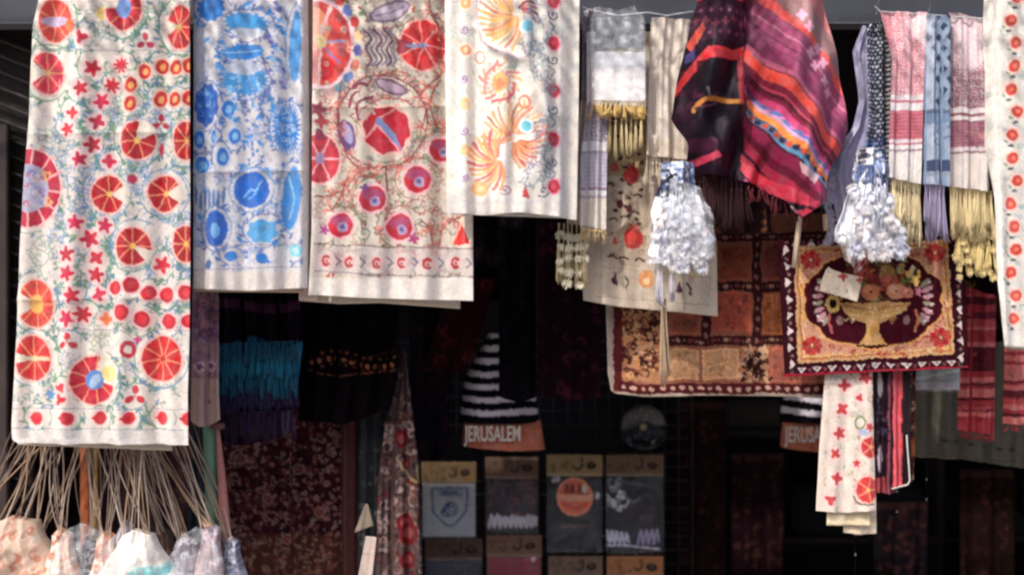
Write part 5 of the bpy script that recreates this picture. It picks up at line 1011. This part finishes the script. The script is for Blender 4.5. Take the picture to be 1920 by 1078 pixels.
def pf2(P):
    P.vines(912, 1010, 892, 950, 40, [(90, 44, 60), (50, 40, 60), (120, 70, 70)], 4, 14, .8)
    for i in range(9): x = 918+i*10; P.curve([(x, 988), (x+3, 966+P.rs.uniform(-6, 6)), (x+7, 984), (x+9, 968)], 4, (206, 200, 214))
    P.rect(986, 1006, 966, 980, (190, 186, 190), .8)
packet(910, 1010, 857, 998, 5.45, 'dark shirt packet with pale scribbled lettering along its lower edge', (160, 120, 96), (40, 28, 44), pf2, 124)
def pf3(P):
    P.ell(1077, 930, 34, 34, (226, 96, 56)); P.ring(1077, 930, 33, 33, 3.4, (240, 150, 110)); P.rect(1044, 1110, 926, 937, (240, 170, 130), .9); P.curve([(1058, 944), (1078, 950), (1098, 944)], 6, (206, 60, 34))
    for x in (1060, 1070, 1084, 1092): P.curve([(x, 924), (x+3, 908), (x+6, 922)], 3.6, (96, 26, 24))
    P.ell(1096, 914, 5, 8, (226, 206, 180)); P.ell(1120, 928, 4, 6, (206, 206, 216)); P.vines(1034, 1050, 890, 900, 3, [(200, 200, 210)], 3, 8); P.rect(1050, 1100, 984, 986, (110, 50, 60))
packet(1025, 1130, 852, 1032, 5.4, 'black shirt packet printed with a round orange logo', (214, 176, 116), (20, 18, 28), pf3, 127)
def pf4(P):
    P.vines(1138, 1170, 885, 950, 18, [(210, 210, 220), (120, 130, 140)], 3, 9, .9); P.curve([(1150, 900), (1190, 905), (1236, 915)], 4, (40, 70, 80)); P.curve([(1165, 925), (1185, 940), (1198, 934)], 4, (100, 100, 120))
    for i in range(5): x = 1134+i*9; P.curve([(x, 1022), (x+4, 992+i*2), (x+8, 1014), (x+3, 1006)], 3.6, (190, 190, 220))
    for i in range(4): x = 1196+i*10; P.curve([(x, 1018), (x+5, 994-i), (x+9, 1014)], 4, (150, 140, 180))
    P.curve([(1130, 1022), (1180, 1022), (1236, 1028)], 3, (200, 200, 220))
packet(1136, 1245, 852, 1034, 5.4, 'black shirt packet with silver and lilac script, right of the orange logo', (160, 124, 90), (22, 18, 30), pf4, 130)
packet(797, 905, 1010, 1180, 5.45, 'navy shirt packet at the bottom, below the white shield packet', (120, 84, 70), (36, 42, 60), lambda P: P.vines(800, 900, 1050, 1180, 20, [(50, 56, 70), (24, 24, 40)], 6, 20, .6), 133)
packet(912, 1016, 1003, 1180, 5.45, 'crimson shirt packet at the bottom of the packet wall', (170, 120, 96), (140, 30, 50), lambda P: (P.ell(1000, 1046, 4, 5, (230, 200, 200)), P.vines(985, 1005, 1035, 1050, 5, [(200, 90, 90)], 2, 6)), 136)
packet(1028, 1130, 1042, 1180, 5.4, 'packet at the bottom with a grey brown header, below the orange logo', (150, 120, 100), (30, 26, 34), lambda P: P.vines(1030, 1130, 1085, 1180, 16, [(60, 50, 60)], 4, 12), 139)
packet(1138, 1244, 1042, 1180, 5.4, 'packet at the bottom with an orange header, below the script print', (214, 140, 84), (30, 22, 30), lambda P: P.vines(1140, 1240, 1085, 1180, 16, [(60, 50, 60)], 4, 12), 142)
# rail wall that carries packets: dark grid panel
t = Tubes()
gd = 5.6
for x in range(700, 1300, 26): t.add([at(x, 640, gd), at(x, 1230, gd)], .003, (70, 70, 76), sides=4)
for y in range(640, 1230, 26): t.add([at(700, y, gd+.007), at(1290, y, gd+.007)], .003, (70, 70, 76), sides=4)
tag(t.build('wire_grid_panel', WIRE), 'dark wire grid panel behind the hanging shirt packets', 'display grid')
# round ornate dish
def paint_ds(P):
    for r, n in ((34, 18), (24, 14), (14, 9)):
        for k in range(n): a = 6.283*k/n; P.ell(1206+r*math.cos(a), 800+r*math.sin(a), 4.5, 3.4, (74, 74, 76) if (k+r) % 2 else (34, 40, 50), math.degrees(a))
    P.ring(1206, 800, 40, 40, 2, (44, 44, 46)); P.ell(1206, 800, 6, 6, (180, 160, 120))
def disc(px, py, r, d, lb):
    n = 40; V = []; C = []
    xs, ys = np.meshgrid(np.linspace(0, r, 26), np.linspace(0, 2*math.pi, n+1)); X = px+xs*np.cos(ys); Y = py+xs*np.sin(ys)
    P = Paint(X, Y, (16, 16, 18), 0, 3); P.r0[:] = -1e9; P.r1[:] = 1e9; P.q0[:] = -1e9; P.q1[:] = 1e9; paint_ds(P)
    Vv = np.stack([(X-960)*K*d, d-.02*(xs/r)**3, CZ-(Y-539)*K*d], -1); i = np.arange(X.size).reshape(X.shape)
    F = np.stack([i[:-1, :-1], i[:-1, 1:], i[1:, 1:], i[1:, :-1]], -1).reshape(-1, 4)
    o = link('painted_plate', rawmesh('painted_plate', Vv.reshape(-1, 3), F, P.c.reshape(-1, 3)), fabric('glazed ceramic', None, .15, .05, 30, .001, 0, coat=.6)); md = o.modifiers.new('s', 'SOLIDIFY'); md.thickness = .006
    return tag(o, lb, 'plate')
disc(1206, 800, 44, 5.5, 'round ornate grey plate standing in the dark above the shirt packets')
# shelf with dark boxes in the depth on the right
shf = thing('dark_shelf', 'dark wooden shelf with folded dark stock deep in the right side of the stall', 'shelf', (2.0, 6.2, .06))
for z in (.5, 1.0, 1.5): boxmesh('shelf_board', shf, (.9, 6.0, z), (3.1, 6.5, z+.03), darkwood)
for x in (.9, 2.0, 3.07): boxmesh('upright', shf, (x, 6.003, .052), (x+.03, 6.497, 1.8), darkwood)
rs = np.random.default_rng(9)
cols = [(44, 24, 30), (26, 22, 34), (60, 30, 26), (20, 26, 30), (50, 44, 40)]
for z in (.53, 1.03, 1.53):
    x = 1.0; cnt = 0
    while x < 2.8:
        w_ = rs.uniform(.2, .3); hh = rs.uniform(.08, .26); c = cols[rs.integers(5)]
        if not (x < 2.03 < x+w_+.03):
            o = boxmesh('folded_garments', None, (x, 6.02, z+.002), (x+w_, 6.3, z+hh), plain('stock %d' % int(c[0]), tuple(lin(c)), .9, bump=.8, bscale=40), .02)
            cnt += 1; tag(o, '%s folded garments, %s from left on the %s board of the dark shelf' % ({44: 'maroon', 26: 'navy', 60: 'brown', 20: 'black', 50: 'grey'}[int(c[0])], ['first', 'second', 'third', 'fourth', 'fifth', 'sixth', 'seventh', 'eighth'][cnt-1], {.53: 'lowest', 1.03: 'middle', 1.53: 'top'}[z]), 'garments', 'folded garment piles on the dark shelf')
        x += w_+.04
# dim hangings deep on the right
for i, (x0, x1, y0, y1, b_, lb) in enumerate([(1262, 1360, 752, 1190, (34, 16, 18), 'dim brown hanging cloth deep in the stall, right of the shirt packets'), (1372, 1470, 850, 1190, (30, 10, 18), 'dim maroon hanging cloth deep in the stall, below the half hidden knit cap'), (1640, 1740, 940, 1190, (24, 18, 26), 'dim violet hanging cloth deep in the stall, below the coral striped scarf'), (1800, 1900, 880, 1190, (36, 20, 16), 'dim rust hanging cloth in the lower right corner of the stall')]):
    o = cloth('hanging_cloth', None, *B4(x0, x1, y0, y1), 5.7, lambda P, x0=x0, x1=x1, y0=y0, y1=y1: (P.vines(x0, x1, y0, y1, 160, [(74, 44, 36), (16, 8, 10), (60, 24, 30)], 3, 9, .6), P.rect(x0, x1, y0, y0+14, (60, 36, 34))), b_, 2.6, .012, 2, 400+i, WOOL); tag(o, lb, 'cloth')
# sparkling beads strings in the dark (small glints)
for i, (x, y0) in enumerate([(1680, 920), (1735, 900), (1602, 1000)]):
    T = thing('bead_string', ['thin string of tiny glinting beads just below the coral striped scarf', 'thin string of tiny glinting beads right of the coral striped scarf', 'thin string of tiny glinting beads below the folded floral scarf'][i], 'beads', at(x, y0, 4.6), 'bead strings in the dark')
    t = Tubes(); t.add([at(x+4, 860, 4.62), at(x+2, y0, 4.6), at(x, y0+110, 4.6)], .0006, (20, 16, 16), sides=4); t.build('thread', WOOL2, T)
    t = Tubes()
    for k in range(2):
        y = y0+k*38+rs.uniform(-4, 4); t.add([at(x+2, y-2.4, 4.6), at(x+2, y-1.2, 4.6), at(x+2, y+1.2, 4.6), at(x+2, y+2.4, 4.6)], [.001, .0034, .0034, .001], (130, 130, 135), sides=8)
    t.build('beads', WIRE, T)
# ------------------------------------------------------------------ bags on long cords, bottom left
rs = np.random.default_rng(12)
def bag(px, py, w_, h_, d, lb, base, pf, tops, seed, mat=None, name='drawstring_bag', gath=.35):
    T = thing(name, lb, 'bag', at(px, py+h_, d), 'bags hanging on long cords')
    def f(x, y, u, v): return -.06*(w_/120)*np.sin(np.pi*u)**.7*np.sin(np.pi*np.clip(v*.8+.1, 0, 1))+.012*vn(x, y, .06, seed)+.004*vn(x, y, .17, seed+2)
    g = w_*gath/2
    cloth('bag_body', T, [(py, px-g), (py+h_*.18, px-w_*.26), (py+h_*.55, px-w_*.5), (py+h_, px-w_*.46)], [(py, px+g), (py+h_*.2, px+w_*.27), (py+h_*.55, px+w_*.5), (py+h_, px+w_*.46)], [(0, py+5), (.4, py-8), (1, py+3)], [(0, py+h_), (1, py+h_)], d, pf, base, 2.2, .007, 2.3, seed, mat, depth=f, crump=.006, thick=.05)
    for (tx, ty) in tops:
        t = Tubes(); x0 = px+rs.uniform(-g, g); pts = []; b = rs.uniform(-12, 12); dd = rs.uniform(-.04, .06); wb = rs.uniform(0, 1.5)
        for v in np.linspace(0, 1, 14): pts.append(at(x0+(tx-x0)*v+b*math.sin(v*3.14)*(1-v*.5)+wb*math.sin(v*9+b), py+2+(ty-py)*v, d, dd*math.sin(v*3.1)))
        c = [(176, 156, 138), (150, 128, 112), (196, 176, 158), (126, 106, 94), (166, 138, 110)][rs.integers(5)]
        t.add(pts, rs.uniform(.9, 1.6)*K*d, c, sides=6); t.build('cord', WOOL2, T)
    return T
def tops(px, n, spread=60): return [(190+(px-190)*.42+rs.uniform(-spread, spread), 770+rs.uniform(-20, 20)) for _ in range(int(n*1.5))]
def pv(cols, n=60, w_=3): 
    return lambda P: P.vines(P.q0.min(), P.q1.max(), P.r0.min(), P.r1.max(), n, cols, w_, 12, .7)
def stripes(cs, p=16):
    def f(P):
        y = P.r0.min(); i = 0
        while y < P.r1.max(): P.rect(-200, 700, y, y+p*.6, cs[i % len(cs)]); y += p; i += 1
        P.vines(P.q0.min(), P.q1.max(), P.r0.min(), P.r1.max(), 40, cs, 2.4, 10, .7)
    return f
bag(28, 975, 200, 180, 4.22, 'brown and orange patterned cloth bag at the bottom left corner', (206, 176, 154), pv([(210, 140, 110), (176, 128, 106), (222, 196, 170), (190, 110, 84), (200, 184, 170)], 160, 4), tops(10, 6), 201)
bag(-40, 960, 120, 180, 4.3, 'pale bag cut by the left edge of the view', (190, 170, 160), pv([(150, 120, 110), (220, 200, 190)]), tops(-60, 5), 203)
bag(112, 1000, 62, 130, 4.16, 'small orange and clear bag left of the brown post', (224, 176, 146), pv([(244, 216, 196), (206, 120, 84), (250, 236, 226)], 60, 5), tops(112, 5), 205, SATIN, gath=.5)
bag(166, 1012, 60, 130, 4.24, 'small dark crinkled bag at the foot of the brown post', (70, 56, 66), pv([(150, 150, 170), (30, 24, 34), (200, 200, 214)], 40), tops(166, 4), 207, SATIN)
bag(196, 1005, 60, 140, 4.14, 'orange bag right of the brown post', (226, 160, 120), pv([(248, 214, 184), (206, 120, 84), (244, 232, 222)], 60, 5), tops(196, 5), 209, SATIN, gath=.4)
def pcy(P): P.ell(290, 1066, 34, 12, (130, 205, 206)); P.curve([(260, 1052), (290, 1060), (320, 1056)], 5, (160, 215, 215)); P.vines(210, 330, 1010, 1080, 20, [(214, 206, 196), (250, 246, 240)], 2, 12, .6)
bag(256, 1000, 150, 150, 4.1, 'white bag with a turquoise print, brightest of the hanging bags', (232, 224, 214), pcy, tops(256, 8), 211, gath=.34)
bag(232, 985, 40, 60, 4.18, 'little pale gathered pouch above the white bag with the turquoise print', (214, 210, 220), pv([(190, 190, 210)], 14), tops(232, 4), 213)
bag(345, 1010, 90, 140, 4.2, 'grey crinkled bag beside the white one', (120, 110, 120), pv([(190, 186, 200), (70, 60, 70), (150, 130, 130), (220, 216, 226)], 70), tops(345, 8), 215, SATIN)
bag(392, 990, 60, 160, 4.17, 'grey pink bag below the green tube', (176, 150, 156), pv([(220, 206, 216), (110, 90, 100), (206, 140, 120)], 60), tops(392, 7), 217, SATIN, gath=.5)
bag(432, 1015, 54, 130, 4.24, 'small silvery bag, last of the hanging bags on the right', (150, 150, 170), pv([(220, 220, 236), (80, 76, 96)], 50), tops(440, 6), 219, SATIN, gath=.45)
bag(70, 1010, 60, 130, 4.32, 'shaded taupe bag behind the brown and orange patterned one', (120, 104, 96), pv([(90, 76, 70), (150, 130, 120)], 30), tops(60, 5), 221)
bag(305, 1000, 60, 120, 4.34, 'shaded brown bag behind the white and grey ones', (110, 84, 74), pv([(80, 60, 56), (150, 126, 110)], 30), tops(318, 8, 50), 223)
# clear film loosely wrapped over the group
for i, (x0, x1, y0) in enumerate([(96, 214, 985), (318, 420, 992)]):
    o = cloth('loose_film', None, [(y0, x0+30), (y0+50, x0), (1180, x0-10)], [(y0, x1-30), (y0+50, x1), (1180, x1+10)], [(0, y0+8), (.5, y0-6), (1, y0+10)], [(0, 1180), (1, 1180)], 4.02, None, (235, 238, 245), 3, .02, 3, 240+i, clear_film('crumpled clear film', .16), depth=dcr(.06, .02), thick=.003)
    tag(o, ['crumpled clear film over the orange bags beside the wooden post', 'crumpled clear film over the grey and pink bags below the green tube'][i], 'plastic film')
# post, green tube and pink pole
def pole(name, lb, pts, r, col, mat, cat, cap_=None):
    T = thing(name, lb, cat, at(pts[-1][0], pts[-1][1], pts[-1][2])); t = Tubes(); n = 7; P_ = [at(*p) for p in pts]
    t.add(P_, [q*K*4.3 for q in r], col, sides=12); t.build('shaft', mat, T)
    t = Tubes(); e = at(*pts[0]); t.add([(e[0], e[1], e[2]-.006), (e[0], e[1], e[2]+.012)], max(r)*K*4.3*1.15, tuple(int(v*.6) for v in col), sides=12); t.build('end_cap', mat, T); return T
WD = fabric('varnished wood', None, .5, .3, 18, .003, 0, mott=.35, mscale=30)
pole('wooden_post', 'orange brown wooden post standing among the cords at the left', [(163, 760, 4.4), (162, 900, 4.4), (163, 1060, 4.4), (163, 1500, 4.4)], [13, 12, 12, 12], (176, 100, 66), WD, 'post')
pole('thin_stick', 'thin ochre stick beside the orange brown post', [(181, 770, 4.38), (180, 930, 4.38), (178, 1300, 4.38)], [5, 5, 5], (150, 116, 70), WD, 'stick')
pole('green_tube', 'dull green tube standing right of the hanging cords', [(392, 790, 4.3), (396, 900, 4.3), (398, 1010, 4.3), (400, 1400, 4.3)], [12, 12, 13, 13], (120, 156, 130), fabric('matt plastic', None, .5, .1, 20, .002, 0, mott=.2), 'tube')
pole('pink_pole', 'slim dusty pink pole leaning right of the green tube', [(408, 800, 4.28), (416, 900, 4.28), (424, 1015, 4.28), (450, 1400, 4.28)], [3, 8, 11, 12], (190, 126, 118), MATS['matt plastic'], 'pole')
dk2 = cloth('dark_cloth', None, [(780, 362), (1100, 350)], [(780, 388), (1100, 396)], [(0, 780), (1, 780)], [(0, 1100), (1, 1100)], 4.5, pv([(60, 76, 90), (30, 36, 50)], 40), (44, 52, 66), 2.6, .01, 2, 231)
tag(dk2, 'slate coloured cloth hanging just left of the green tube', 'cloth')
dk3 = cloth('dark_carpet', None, [(700, -200), (1300, -200)], [(700, 380), (1300, 380)], [(0, 700), (1, 700)], [(0, 1300), (1, 1300)], 4.75, pv([(70, 34, 34), (30, 18, 22), (54, 40, 40)], 300, 4), (40, 22, 26), 3, .02, 5, 233, WOOL)
tag(dk3, 'dark brown carpet hanging in the shade behind the cords', 'carpet')
